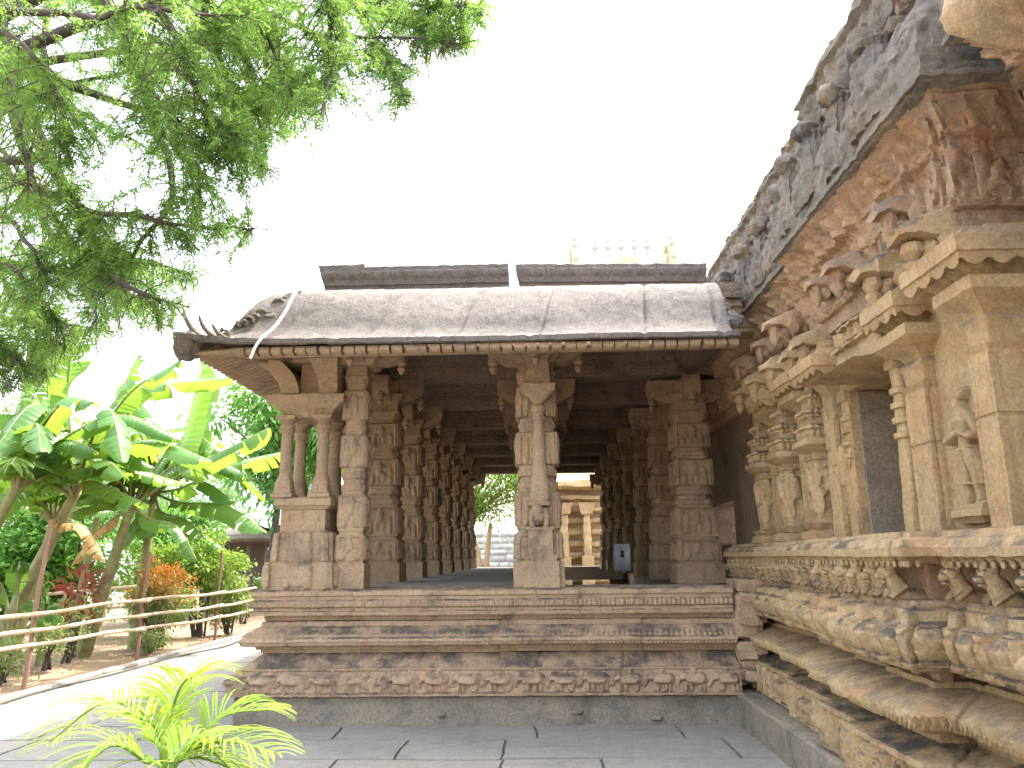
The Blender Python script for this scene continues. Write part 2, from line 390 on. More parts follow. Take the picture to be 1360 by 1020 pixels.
def slabbox(mb, x0, x1, y0, y1, z0, z1, amp=.004, dz=.15, size=.2, ch=.05):
    n = max(3, int(max(x1-x0, y1-y0)/dz)); n = min(n, 40)
    return loft(mb, (x0+x1)/2, (y0+y1)/2, [(z0, (x1-x0)/2-.004, (y1-y0)/2-.004, 0), (z0+.006, (x1-x0)/2, (y1-y0)/2, 0), (z1-.008, (x1-x0)/2, (y1-y0)/2, 0), (z1, (x1-x0)/2-.006, (y1-y0)/2-.006, 0)], n=n, dz=dz, amp=amp, size=size)
def smooth_path(pts, n):
    P = np.array(pts, float); P = np.vstack([2*P[0]-P[1], P, 2*P[-1]-P[-2]]); out = []
    m = len(pts)-1
    for q in np.linspace(0, m-1e-6, n):
        i = int(q); t = q-i; a, b, c_, d = P[i:i+4]
        out.append(.5*((2*b)+(-a+c_)*t+(2*a-5*b+4*c_-d)*t*t+(-a+3*b-3*c_+d)*t**3))
    return np.array(out)
# ------------------------------------------------------------------ world, sun
SUN = np.array([.40, .30, 1.0]); SUN /= np.linalg.norm(SUN)
w = bpy.data.worlds.new('World'); scene.world = w; w.use_nodes = True; nt = w.node_tree; nt.nodes.clear()
sky = nd(nt, 'ShaderNodeTexSky', sky_type='NISHITA', sun_disc=False, sun_elevation=math.asin(SUN[2]), sun_rotation=math.atan2(SUN[0], SUN[1]), dust_density=6.0, air_density=1.2)
b1 = nd(nt, 'ShaderNodeBackground', i_Strength=.15); nt.links.new(sky.outputs[0], b1.inputs[0])
b2 = nd(nt, 'ShaderNodeBackground', i_Strength=SKYW); b2.inputs[0].default_value = (1, .965, .91, 1)    # thin bright haze over the whole sky
ad = nd(nt, 'ShaderNodeAddShader'); nt.links.new(b1.outputs[0], ad.inputs[0]); nt.links.new(b2.outputs[0], ad.inputs[1])
ow = nd(nt, 'ShaderNodeOutputWorld'); nt.links.new(ad.outputs[0], ow.inputs[0])
ld = bpy.data.lights.new('sun', 'SUN'); ld.energy = 2.1; ld.angle = math.radians(.5); ld.color = (1, .95, .86)
lo = bpy.data.objects.new('sun', ld); col.objects.link(lo); lo.location = (8, 8, 20)
lo.rotation_euler = Vector(SUN).to_track_quat('Z', 'Y').to_euler()
scene.view_settings.view_transform = 'Standard'; scene.view_settings.look = 'None'; scene.view_settings.exposure = EXPO; scene.view_settings.gamma = 1
scene.cycles.max_bounces = 8; scene.cycles.transparent_max_bounces = 8
# ------------------------------------------------------------------ ground
gx = np.concatenate([[-900, -200, -60], np.linspace(-30, -6.6, 40), [4, 40, 200, 900]]); gy = np.concatenate([[-60, 0], np.linspace(2, 40, 60), [60, 200, 1200]])
G = np.stack(np.meshgrid(gx, gy, indexing='ij') + [np.zeros((len(gx), len(gy)))], -1)
G[..., 2] = -.03+.03*vnoise(G*1.3)*((G[..., 0] < -6.4) & (G[..., 0] > -40)); G[..., 2] -= .02*(G[..., 0] > -6.5)
MB().grid(G).build('soil_ground', M['soil'], smooth=60); bpy.data.objects['soil_ground']['kind'] = 'structure'
pv = MB(); pv.box(-6.35, 9, -4, 60, -.06, -.018)
o = pv.build('paving_bed', M['joint']); o['kind'] = 'structure'
pv = MB(); y = -3.0; r_ = np.random.RandomState(5)
while y < 34:
    h = r_.uniform(.55, .95) if y < 14 else r_.uniform(.9, 1.6); x = -6.3+r_.uniform(-.05, 0)
    while x < (5 if y < 8.3 else -2.4):
        l = r_.uniform(.8, 2.1); x1 = min(x+l, 5.0); n, k = 22, 12
        xs = np.linspace(0, 1, n); ys = np.linspace(0, 1, k); X, Y = np.meshgrid(xs, ys, indexing='ij')
        g = .012; sk = r_.uniform(-.05, .05, 4)
        Q = np.stack([x+g+(x1-x-2*g)*X+sk[0]*Y*0, y+g+(h-2*g)*Y, np.zeros_like(X)], -1)
        Q[..., :2] += .03*np.stack([vnoise(Q*1.7, 31), vnoise(Q*1.7, 32)], -1)+.006*np.stack([vnoise(Q*13, 35), vnoise(Q*13, 36)], -1)
        Q[..., 2] = r_.uniform(-.004, .004)+.004*vnoise(Q*3, 33)+sk[1]*.06*X
        ring = np.concatenate([Q[:, 0], Q[-1, 1:], Q[-2::-1, -1], Q[0, -2:0:-1]])
        pv.grid(Q); low = ring.copy(); low[:, 2] -= .03; pv.grid(np.stack([ring, low], 1), wu=True, flip=False)
        x = x1
    y += h
o = pv.build('stone_paving', M['paving'], smooth=40); o['kind'] = 'structure'
# low stone edging between the path and the garden
kb = MB(); y = 3.0
while y < 34:
    l = random.uniform(1.0, 1.8); slabbox(kb, -6.52, -6.36, y, y+l-.02, -.05, .035, amp=.006); y += l
o = kb.build('path_edging', M['paving'], smooth=40); o['kind'] = 'structure'
# ================================================================== pavilion (pillared hall)
HALL = thing('pillared_hall', 'open pillared stone hall with curved grey eave and carved base in the centre', 'temple hall', loc=(-.4, 8.3, 0))
INV = Matrix.Translation((.4, -8.3, 0))
def hall(mb, name, mat, label=None, parent=None, smooth=35):
    o = mb.build(name, mat, parent or HALL, label, smooth=smooth)
    if parent is None: o.matrix_parent_inverse = INV
    return o
XL, XR, YF, YB = -2.85, 1.95, 8.3, 25.3
hp = [(XL, YB), (XL, YF), (XR, YF)]        # core plan: left side then front
SL = YB-YF
rr = np.random.RandomState(3)
jn = lambda k, lo=.5: [SL+x for x in np.cumsum(rr.uniform(.8, 1.7, k))]
sweep(m := MB(), hp, [(.20, -.05), (.205, .262), (.19, .27), (.05, .272)], ds=.06, dp=.06, amp=.006, joints=[SL+.75, SL+2.13, SL+4.4], jw=.04)
hall(m, 'plinth_course', M['plinth'])
for x in (-.72, 1.0+.1, .35):   # worn stone knobs at the foot
    pass
for k, (x, z, r) in enumerate(((-.98, .10, (.07, .05, .05)), (.35, .12, (.10, .05, .035)), (1.12, .06, (.11, .05, .04)))):
    hall(MB().blob((x, 8.095, z), tuple(q*.6 for q in r), .3, 3+k), 'plinth_knob', M['plinth'], smooth=60)
# --- elephant frieze
cp = []; s = SL-.1; rg = np.random.RandomState(21); kind = 'eehebeeHeebeeebheeeeeeeeeee'; i = 0
z0 = .325; s = SL-3.0
while s < SL+4.9:
    h = .185; t = kind[i % len(kind)]; i += 1; d = -1 if s < SL+2.6 else (1 if rg.rand() < .3 else -1)
    if t == 'e': cp += elephant(s+.14, z0, h, d, rg); s += .30
    elif t == 'b': cp += beast(s+.13, z0, h, -d, rg); s += .29
    elif t == 'h': cp += human(s+.06, z0, h, rg); s += .15
    else: cp += human(s+.16, z0, h, rg)+scroll(s+.03, z0+.1, .055, 1)+scroll(s+.29, z0+.1, .055, -1); s += .36
pr = [(.05, .282), (.275, .285), (.28, .305), (.265, .31), (.262, .33), (.25, .42), (.215, .50), (.20, .51), (.20, .535), (.16, .545), (.10, .58), (.04, .63), (.0, .66), (-.02, .665)]
sweep(m := MB(), hp[:1]+hp[1:], pr, ds=.013, dp=.013, relief=frieze(cp, .315, .515, 1.9, .012), amp=.0035, size=.07, joints=[SL+1.17, SL+2.85, SL+3.7])
hall(m, 'elephant_frieze', M['base'], 'carved frieze of walking elephants')
# --- torus moulding with ribs
def ribs(S, Z):
    H = np.zeros((len(S), len(Z)))
    a = np.abs(np.sin(S*PI/.052))[:, None]
    H += .016*a*np.exp(-((Z-.855)/.028)**2)[None]
    H += .012*np.abs(np.sin(S*PI/.035))[:, None]*np.exp(-((Z-.755)/.014)**2)[None]
    return H
pr = [(-.03, .66), (.02, .668), (.03, .70), (.06, .705), (.07, .735), (.15, .745), (.20, .79), (.19, .815), (.15, .835), (.12, .87), (.07, .915), (.03, .93), (.025, .975), (-.04, .985)]
sweep(m := MB(), hp, pr, ds=.012, dp=.012, relief=lambda S, Z: 2.6*ribs(S, Z), amp=.004, size=.09, joints=[SL+.45, SL+2.45, SL+3.9])
hall(m, 'torus_moulding', M['base'])
# --- cornice with beads
def beads(S, Z):
    H = .014*np.abs(np.sin(S*PI/.046))[:, None]**.7*((Z > 1.115) & (Z < 1.19))[None]
    return 2.2*H+frieze(bc, 1.05, 1.3, 1.6)(S, Z)
bc = []
for s_ in (SL+.12, SL+.62, SL+2.85): bc += scroll(s_-.05, 1.13, .06, -1)+scroll(s_+.05, 1.13, .06, 1)+human(s_, 1.08, .2, rr)
pr = [(-.05, .98), (.0, .985), (.01, 1.035), (.115, 1.04), (.125, 1.075), (.10, 1.085), (.095, 1.11), (.11, 1.115), (.11, 1.19), (.095, 1.195), (.10, 1.225), (.12, 1.235), (.125, 1.275), (.10, 1.292), (-.3, 1.296), (-.6, 1.297)]
sweep(m := MB(), hp, pr, ds=.013, dp=.013, relief=beads, amp=.004, size=.09, joints=[SL+1.02, SL+3.3])
hall(m, 'beaded_cornice', M['base'])
# --- floor (left aisle at full height, right aisle sunken)
fl = MB()
for yy in np.arange(YF+.4, YB, 1.05): slabbox(fl, XL+.3, -1.2, yy, min(yy+1.04, YB), 1.0, 1.297+random.uniform(-.003, .003), amp=.003); slabbox(fl, -1.19, .32, yy, min(yy+1.04, YB), 1.0, 1.297+random.uniform(-.003, .003), amp=.003)
slabbox(fl, .33, 1.93, YF+.1, 8.95, .9, 1.293)
fl.box(.33, 2.8, 8.96, YB+2, .3, .62); fl.box(.33, 2.6, YB-.5, YB, .9, 1.30)
hall(fl, 'floor_slabs', M['floor'])
# --- pillars
def carved_pillar(seed, w=.235, H=2.42, taper=.12, fine=1):
    """three square blocks of figures between faceted bands, one continuous carved shaft"""
    r = np.random.RandomState(seed); mb = MB()
    B = [(0, .26, 1.14, 1.14, 0), (.26, .29, 1.0, 1.0, 0), (.29, .56, 1.06, 1.03, 0), (.565, .60, .93, .93, .2), (.60, .635, .99, .99, 0), (.64, .985, 1.0, 1.0, 0), (.99, 1.03, .90, .90, .3),
         (1.03, 1.10, .97, .97, .5), (1.10, 1.16, .86, .86, .7), (1.16, 1.23, .95, .95, .6), (1.23, 1.28, .88, .88, .4), (1.285, 1.64, .98, .98, 0), (1.645, 1.69, .86, .86, .5), (1.69, 1.75, .93, .93, .7),
         (1.75, 1.80, .84, .84, .6), (1.805, 2.14, .95, .95, 0), (2.145, 2.19, .84, .84, .4), (2.19, 2.27, .92, 1.0, .5), (2.27, 2.31, 1.02, 1.02, .2), (2.31, H, .9, .88, 0)]
    tp = lambda z: w*(1+taper*(.5-z/H))
    rings = []
    for z0, z1, a, b, ch in B: rings += [(z0+.004, a*tp(z0), a*tp(z0), ch), (z1-.004, b*tp(z1), b*tp(z1), ch)]
    def rel(f, U, Z):
        c = []
        for zb, hh in ((.645, .32), (1.29, .33), (1.81, .3), (.3, .24)):
            c += human(r.uniform(-.02, .02), zb+.02, hh*.94, r, k=.62, fat=1.35)+[(-w*.55, zb+.02, .03, -w*.5, zb+hh*r.uniform(.3, .8), .025, .7), (w*.55, zb+.02, .03, w*.5, zb+hh*r.uniform(.3, .8), .025, .7)]
            if r.rand() < .6: c += scroll(-.13, zb+hh*.6, .05, -1, k=.4)+scroll(.13, zb+hh*.6, .05, 1, k=.4)
            c += [(-w*.82, zb+.01, .016, -w*.82, zb+hh, .016, .9), (w*.82, zb+.01, .016, w*.82, zb+hh, .016, .9), (-w*.8, zb+hh, .016, w*.8, zb+hh, .016, .9)]
        o = np.argsort(Z); Hh = np.zeros((len(Z), len(U)))
        Hh[o] = caps_eval(U, Z[o], c).T; return Hh*1.6
    loft(mb, 0, 0, rings, n=int(26*fine), dz=.016/fine, amp=.0035, size=.05, relief=rel); return mb
def corbel(mb, cx, cy, z, w, reach, ax, drop=.0):
    """bracket arm ending in a curled pendant; ax 0 = along x, 1 = along y"""
    for s in (-1, 1):
        pts = [(0, .0), (reach*.55, .0), (reach*.8, .04), (reach, .10), (reach*1.06, .20), (reach*1.06, .32)]
        top = .33; prf = curve(pts, 4)
        A, Bq = [], []
        for (d, zz) in prf:
            A.append((s*d, -w, z+zz)); Bq.append((s*d, w, z+zz))
        A = np.array(A); Bq = np.array(Bq)
        T1 = A.copy(); T1[:, 2] = z+top; T2 = Bq.copy(); T2[:, 2] = z+top
        P = np.stack([T1, A, Bq, T2], 1)
        if ax: P = P[..., [1, 0, 2]]
        P = P+np.array([cx, cy, 0]); P = rough(P, .006, .09); mb.grid(P, flip=(s > 0) ^ bool(ax))
        # hanging bud and side volute
        e = np.array([s*reach*.93, 0, z+.06]); e = e[[1, 0, 2]] if ax else e; e = e+np.array([cx, cy, 0])
        mb.lathe((e[0], e[1], e[2]-.17), [(.005, 0), (.03, .03), (.05, .07), (.035, .10), (.06, .13), (.05, .18), (.04, .22)], 8)
        v = np.array([s*reach*.62, 0, z+.13]); v = v[[1, 0, 2]] if ax else v
        rad = (.10, w+.02, .09) if not ax else (w+.02, .10, .09)
        mb.blob(v+np.array([cx, cy, 0]), rad, .12, 3, 8)
def capital(cx, cy, parent, z=2.42+1.29):
    mb = MB()
    loft(mb, cx, cy, [(z-.004, .2, .2, 0), (z+.05, .23, .23, .1), (z+.07, .26, .26, 0), (z+.12, .27, .27, 0), (z+.13, .2, .2, 0), (z+.31, .2, .2, 0)], n=6, dz=.04)
    corbel(mb, cx, cy, z+.02, .11, .52, 0); corbel(mb, cx, cy, z+.02, .11, .46, 1)
    return mb
rows = [8.62+2.1*i for i in range(8)]
protos = {}
def add_pillar(cx, cy, variant, label, w=.235, z=1.29, fine=1):
    key = (variant, w)
    if key not in protos:
        p = carved_pillar(variant, w, fine=fine).build('pillar', M['pillar'], HALL, smooth=40)
        c = capital(0, 0, None, 2.42).build('capital', M['pillar'], p, smooth=40)
        protos[key] = p; new = p
    else:
        src = protos[key]; new = src.copy(); col.objects.link(new); new.parent = HALL
        for ch in src.children:
            k = ch.copy(); col.objects.link(k); k.parent = new
    new.location = (cx+.4, cy-8.3, z); new['label'] = label
    return new
ordn = ['front', 'second', 'third', 'fourth', 'fifth', 'sixth', 'seventh', 'last']
for i, y in enumerate(rows):
    if i > 0: add_pillar(-2.12, y, 100+i % 4, 'carved pillar of the left row, %s from the front' % ordn[i])
    if i > 0: add_pillar(.0, y+.1, 104+i % 2, 'carved pillar of the middle row, %s from the front' % ordn[i])
    if i > 0: add_pillar(2.12, y+.1, 102+i % 3, 'carved pillar of the right row, %s from the front' % ordn[i], w=.26, z=1.24)
# front middle pillar, with attached colonnette
cpill = add_pillar(0.0, 8.55, 201, 'weathered front middle pillar', w=.222, fine=1.2)
mb = MB(); P0 = (0.02, -.255)
rel = None
loft(mb, P0[0], P0[1], steps((0, .27, .19, .19, 0, .06, .06), (.27, .33, .16, .18, 0, .05, .06), (.33, .58, .135, .13, .1, .06, .06), (.585, .62, .15, .15, .1, .07, .07)), n=10, dz=.03, amp=.006, size=.06)
mb.blob((0.01, -.27, .73), (.105, .085, .10), .22, 5, 12); mb.blob((.0, -.31, .80), (.07, .06, .06), .25, 6, 10)      # squatting lion
for s in (-1, 1): mb.tube([(.01+s*.06, -.30, .80), (.01+s*.085, -.33, .70), (.01+s*.07, -.32, .62)], [.035, .03, .028], 8)
loft(mb, P0[0], P0[1], [(.84, .115, .075, .3), (.88, .12, .08, .3), (.885, .095, .065, .5), (.93, .11, .075, .5), (1.0, .105, .07, .6), (1.15, .085, .06, .9), (1.3, .07, .055, 1), (1.75, .055, .045, 1), (1.76, .07, .06, 1), (1.79, .07, .06, 1),
    (1.80, .055, .05, 1), (1.85, .065, .06, 1), (1.90, .09, .08, 1), (1.93, .05, .05, 1), (1.95, .06, .06, 1), (1.985, .10, .085, .8), (2.0, .10, .09, .5)], n=8, dz=.03, amp=.003)
loft(mb, P0[0], P0[1]+.02, [(2.0, .12, .10, .2), (2.05, .16, .14, .1), (2.06, .185, .16, 0), (2.14, .19, .165, 0), (2.145, .13, .1, 0), (2.42, .12, .10, 0), (2.47, .16, .16, 0), (2.70, .15, .18, 0)], n=10, dz=.03, amp=.007, size=.05)
o = mb.build('colonnette', M['pillar'], cpill, 'slender attached colonnette with a lion at its foot', smooth=40)
# --- corner pier: pierced miniature shrine plus pilaster
pier = MB(); px0, px1 = -2.88, -2.14; cxp, hw = (px0+px1)/2, (px1-px0)/2
cyp, hy = 8.62, .40
rp = np.random.RandomState(77)
def prel(f, U, Z):
    c = []
    for x in (-.26, -.09, .09, .26): c += [(x, 1.34, .035, x, 1.52, .035, .9), (x, 1.6, .035, x, 1.86, .035, .9)]
    c += [(0, 1.4, .09, 0, 1.48, .07, .35), (0, 1.63, .11, 0, 1.8, .09, .35)]
    for x in (-.2, 0, .2): c += human(x, 1.92, .19, rp, k=.5)
    o = np.argsort(Z); Hh = np.zeros((len(Z), len(U))); Hh[o] = caps_eval(U, Z[o], c).T; return Hh*1.6
loft(pier, cxp, cyp, steps((1.29, 1.575, hw, hw-.01, 0, hy, hy), (1.575, 1.88, hw-.07, hw-.09, 0, hy-.05, hy-.06), (1.88, 2.12, hw-.13, hw-.13, 0, hy-.09, hy-.09), (2.12, 2.16, hw-.12, hw-.07, 0, hy-.07, hy-.05), (2.16, 2.25, hw-.06, hw-.07, 0, hy-.03, hy-.05)), n=40, dz=.018, relief=prel, amp=.007, size=.06)
hall(pier, 'pier_base', M['pillar'], 'stepped base of the pierced corner shrine')
for (cx, cy) in ((-2.74, 8.36), (-2.34, 8.36), (-2.74, 8.86), (-2.34, 8.86)):
    mb = MB()
    loft(mb, cx, cy, [(2.25, .115, .115, 0), (2.29, .115, .115, 0), (2.30, .10, .10, .2), (2.42, .085, .085, .5), (2.50, .065, .065, 1), (2.95, .058, .058, 1), (2.955, .075, .075, 1), (2.98, .08, .08, 1), (2.985, .065, .065, 1), (3.03, .085, .085, 1), (3.07, .06, .06, 1), (3.10, .10, .10, .4), (3.14, .11, .11, 0)], n=5, dz=.04, amp=.003)
    hall(mb, 'colonnette', M['pillar'])
mb = MB()
def scal(f, U, Z): return (-.02*np.abs(np.sin(U*PI/.09))[None]*(Z < 3.22)[:, None])
loft(mb, cxp, cyp, [(3.13, hw-.12, hy-.1, 0), (3.20, hw-.07, hy-.05, 0), (3.26, hw+.02, hy+.02, 0), (3.27, hw+.05, hy+.03, 0), (3.36, hw+.05, hy+.03, 0), (3.365, hw-.08, hy-.07, 0), (3.42, hw-.1, hy-.1, 0)], n=36, dz=.02, relief=scal, amp=.006)
hall(mb, 'pier_lintel', M['pillar'])
mb = MB()
for cx, lean in ((-2.70, -.16), (-2.28, -.02)):
    A = []
    for t in np.linspace(0, 1, 9):
        zz = 3.38+.36*t; hwx = .10+.06*t**2; xo = lean*t**2*1.6; A.append([(cx+xo-hwx, 8.24-.14*t*t, zz), (cx+xo+hwx, 8.24-.14*t*t, zz), (cx+xo+hwx, 9.0, zz), (cx+xo-hwx, 9.0, zz)])
    mb.grid(rough(np.array(A), .006), wv=True)
slabbox(mb, -3.0, -1.9, 8.22, 9.0, 3.73, 3.84, .006); slabbox(mb, -2.62, -2.36, 8.36, 9.0, 3.4, 3.735, .006)
hall(mb, 'flared_bracket', M['pillar'])
pl = carved_pillar(301, .135, fine=1.0)
p2 = pl.build('pilaster', M['pillar'], HALL, 'narrow carved pilaster beside the pierced corner shrine', smooth=40); p2.location = (-2.0+.4, 8.48-8.3, 1.29)
mb = capital(0, 0, None, 2.42); o = mb.build('capital', M['pillar'], p2, smooth=40)
for (cx, cy) in ((-2.72, 10.5), (-2.72, 12.7)):
    mb = MB(); loft(mb, cx, cy, steps((1.29, 2.0, .13, .12, 0), (2.0, 2.2, .15, .12, 0))+[(2.25, .09, .09, .4), (2.5, .055, .055, 1), (3.1, .05, .05, 1), (3.12, .08, .08, 1), (3.2, .06, .06, 1), (3.3, .12, .12, 0), (3.75, .14, .14, 0)], n=5, dz=.05, amp=.004)
    hall(mb, 'colonnette', M['pillar'])
# --- beams and ceiling
def beamrel(S, Z): return .012*np.abs(np.sin(S*PI/.06))[:, None]*((Z > 4.16) & (Z < 4.24))[None]
for i, y in enumerate(rows):
    mb = MB(); pr = [(.0, 4.06), (.17, 4.062), (.175, 4.11), (.20, 4.115), (.205, 4.15), (.185, 4.155), (.185, 4.25), (.22, 4.26), (.225, 4.33), (.26, 4.34), (.26, 4.42)]
    sweep(mb, [(-2.4, y+.05), (2.8, y+.05)], pr, ds=.03, dp=.03, relief=beamrel, amp=.003)
    sweep(mb, [(2.8, y+.05), (-2.4, y+.05)], pr, ds=.2, dp=.05, amp=.003)
    mb.box(-2.401, -2.399, y-.1, y+.2, 4.06, 4.42)
    hall(mb, 'cross_beam', M['dark'] if i else M['pillar'])  # front beam in plain pillar stone, inner beams in the shade-darkened copy
mb = MB()
for x in (-2.3, .0, 2.1):
    pr = [(0, 4.1), (.15, 4.1), (.15, 4.2), (.2, 4.21), (.2, 4.41)]
    sweep(mb, [(x, YB), (x, 8.5)], pr, ds=.5, dp=.1, amp=.004); sweep(mb, [(x, 8.5), (x, YB)], pr, ds=.5, dp=.1, amp=.004)
hall(mb, 'long_beams', M['dark'])
mb = MB(); mb.box(-2.3, 3.1, 8.35, YB, 4.42, 4.60); hall(mb, 'roof_slab', M['dark'])
# inner wall at the right, shade put into its colour, with one small opening
mb = MB(); mb.box(2.75, 3.1, 9.3, 11.1, .3, 4.42); mb.box(2.75, 3.1, 12.2, YB, .3, 4.42); mb.box(2.75, 3.1, 11.1, 12.2, 2.35, 4.42); mb.box(2.75, 3.1, 11.1, 12.2, .3, 1.75)
mb.box(2.2, 3.1, YB-.25, YB-.02, .3, 4.42)
hall(mb, 'inner_wall', M['dark'])
# --- curved eave (kapota), front and left
ep = [(-2.41, YB+.4), (-2.41, YF), (1.96, YF)]
EO = 1.12   # overhang
kap = curve([(0, 0), (-.12, .03), (-.26, .085), (-.38, .20), (-.47, .38), (-.57, .58), (-.72, .75), (-.95, .86), (-1.25, .91)], 5)
top_prof = [(EO+a, 3.69+b*.96) for a, b in kap]
prof = [(.05, 3.90), (.5, 3.79), (EO-.10, 3.68), (EO-.05, 3.64), (EO, 3.645), (EO+.005, 3.69)]+top_prof[1:]
XC = -2.41-EO; YC = YF-EO
def upturn(P, off):
    d = np.hypot(np.maximum(P[..., 0]-XC, 0), np.maximum(P[..., 1]-YC, 0)); e = np.clip(1-(P[..., 0]-XC)/1.2, 0, 1)*np.clip(1-(P[..., 1]-YC)/1.2, 0, 1)
    P = P.copy(); P[..., 2] += .10*e**2; 
    P[..., 0] += .45*np.clip(1-(P[..., 1]-YC)/.01, 0, 0); return P
SK = YB+.4-YF
sweep(m := MB(), ep, prof, ds=.014, dp=.03, relief=lambda S, Z: .03*vnoise(np.stack(np.meshgrid(S*1.3, Z*3, indexing='ij')+[np.zeros((len(S), len(Z)))], -1)), amp=.006, size=.06, joints=[SK+.49, SK+1.28, SK+2.06, SK+2.76, SK+3.64, SK+4.25], jw=.018, zfun=upturn)
hall(m, 'curved_eave', M['roof'], 'rough grey curved stone eave with fine joints')
# ribs carved on the underside, one mesh per side
rb = MB()
for x in np.arange(-2.9, 2.0, .12)+rr.uniform(-.015, .015, len(np.arange(-2.9, 2.0, .12))):
    sk = .10*min(1, max(0, (x+3.6)/3))
    P = np.array([[(x-.05, y, z), (x+.05, y, z)] for y, z in ((8.25, 3.86), (7.6, 3.735), (7.25, 3.635), (7.235, 3.575), (7.33, 3.56), (7.7, 3.66), (8.25, 3.80))]); rb.grid(rough(P, .004))
    for sd in (-.05, .05):
        rb.raw([(x+sd, 8.25, 3.86), (x+sd, 7.25, 3.635), (x+sd, 7.235, 3.575), (x+sd, 7.33, 3.56), (x+sd, 8.25, 3.80)], [(0, 1, 2, 3, 4)])
rb.box(-2.9, 1.95, 7.36, 7.42, 3.565, 3.66)
hall(rb, 'eave_ribs', M['pillar'], 'row of small carved rafters under the front eave', smooth=None)
rb = MB()
for y in np.arange(7.5, YB, .11):
    x0 = -2.75; x1 = -3.44
    if y < 8.3: x0 = -3.39+(y-7.2)*.8
    x0 = max(min(x0, -2.75), -3.43)
    za = lambda x: 3.60+(x+3.44)*.26
    rb.box(x1, x0, y-.022, y+.022, 0, .05, R=lambda V: np.stack([V[:, 0], V[:, 1], V[:, 2]+za(V[:, 0])-.005], 1))
    rb.box(x1, x0, y-.037, y+.037, 0, .02, R=lambda V: np.stack([V[:, 0], V[:, 1], V[:, 2]+za(V[:, 0])+.04], 1))
for k in np.linspace(0, 1, 5):   # diagonal ribs fanning into the corner
    rb.tube([(XC+.16, YC+.14, 3.60), (-3.1+.32*(1-k), 7.62+.32*k-.2, 3.67), (-2.75+.55*(1-k), 8.3-.45*(1-k)+.3*k, 3.80)], [.02, .03, .035], 6)
hall(rb, 'side_eave_ribs', M['pillar'], 'parallel carved rafters under the left eave', smooth=None)
# makara ornament and horns on the corner
mk = MB()
for (x, y, z, a, b, c_, sd) in ((-2.72, 8.0, 4.34, .17, .2, .13, 1), (-2.88, 7.86, 4.20, .14, .18, .12, 2), (-2.55, 8.02, 4.42, .16, .18, .08, 3), (-3.0, 7.74, 4.02, .13, .14, .09, 4), (-3.12, 7.62, 3.88, .13, .12, .07, 5), (-2.80, 7.70, 4.10, .12, .1, .1, 6), (-2.68, 7.85, 4.28, .12, .12, .09, 7)):
    mk.blob((x+.03, y+.04, z-.03), (a, b, c_*.9), .14, sd, 14, 2.2)
rk = np.random.RandomState(9)
for k in range(34):
    t = rk.rand(); c0 = np.array([-2.55-.65*t, 8.0-.45*t-.08*rk.rand(), 4.42-.62*t]); tt = np.linspace(0, 1, 10); R_ = .07*(1-.6*tt)
    ang = tt*5+rk.rand()*6; mk.tube(np.stack([c0[0]+R_*np.cos(ang), c0[1]-.05-.0*tt, c0[2]+R_*np.sin(ang)*.8], 1), .018, 6)
for k in range(5):
    mk.tube(curve3 := np.array([(-2.75-.05*k, 7.72-.03*k, 4.12-.05*k), (-3.0-.05*k, 7.6-.03*k, 3.90-.03*k), (-3.15-.04*k, 7.45-.04*k, 3.77-.012*k), (-3.36, 7.35-.03*k, 3.735)]), [.035, .03, .022, .01], 6)
hall(mk, 'corner_scroll', M['eave'], 'carved scroll beast riding the corner of the eave')
for (bx, hgt, len_) in ((XC+.02, .34, .38), (XC+.19, .25, .36), (XC+.33, .16, .30)):
    hn = MB(); t = np.linspace(0, 1, 12)
    pts = np.stack([bx+len_*(1-t)**1.9, YC+.10+.25*(1-t), 3.74+hgt*t**1.9], 1); hn.tube(pts, .045*(1-t)**.6*(.6+.4*t)+.006, 8)
    hall(hn, 'eave_horn', M['eave'])
hn = MB(); hn.blob((XC+.07, YC+.12, 3.68), (.13, .13, .15), .25, 8, 12); hall(hn, 'corner_block', M['eave'])
# --- roof parapet blocks
def prel2(S, Z):
    return .02*np.abs(np.sin(S*PI/.13))[:, None]*((Z > 4.84) & (Z < 4.93))[None]
def parapet(x0, x1, z1, label, tilt=0):
    pr = [(-.3, 4.56), (.0, 4.56), (.0, 4.70), (.03, 4.705), (.035, 4.735), (.02, 4.74), (.025, 4.77), (.045, 4.775), (.06, 4.84), (.085, 4.9), (.10, z1-.02), (.08, z1), (-.3, z1+.01), (-.32, 4.6)]
    mb = MB(); sweep(mb, [(x0, 8.72), (x1, 8.72)], pr, ds=.02, dp=.02, relief=prel2, amp=.007, size=.08, zfun=lambda P, off: P+np.stack([0*P[..., 0]+(x0-P[..., 0] > -.01)*(-.25*(P[..., 2]-4.6)), 0*P[..., 0], tilt*(P[..., 0]-x0)], -1))
    for x in (x0, x1):
        q = [(x-(.25*(zz-4.6) if x == x0 else 0), 8.72-a, zz+tilt*(x-x0)) for a, zz in pr]; mb.raw(q, [tuple(range(len(q)))])
    hall(mb, 'parapet_block', M['roof'], label)
parapet(-2.46, -2.01, 5.03, 'short end block of the rooftop parapet'); parapet(-1.97, -.30, 5.0, 'long left block of the rooftop parapet'); parapet(-.12, 2.02, 4.99, 'long right block of the rooftop parapet', -.02)
mb = MB(); 
for k in range(26): q = rk.rand(); mb.blob((1.97+.08*rk.rand(), 7.5+.9*q, 3.85+.62*q), tuple(.03+.05*rk.rand(3)), .35, k, 8, 2)
hall(mb, 'mortar_rubble', M['roof'], 'pale mortar and rubble patching the end of the eave')

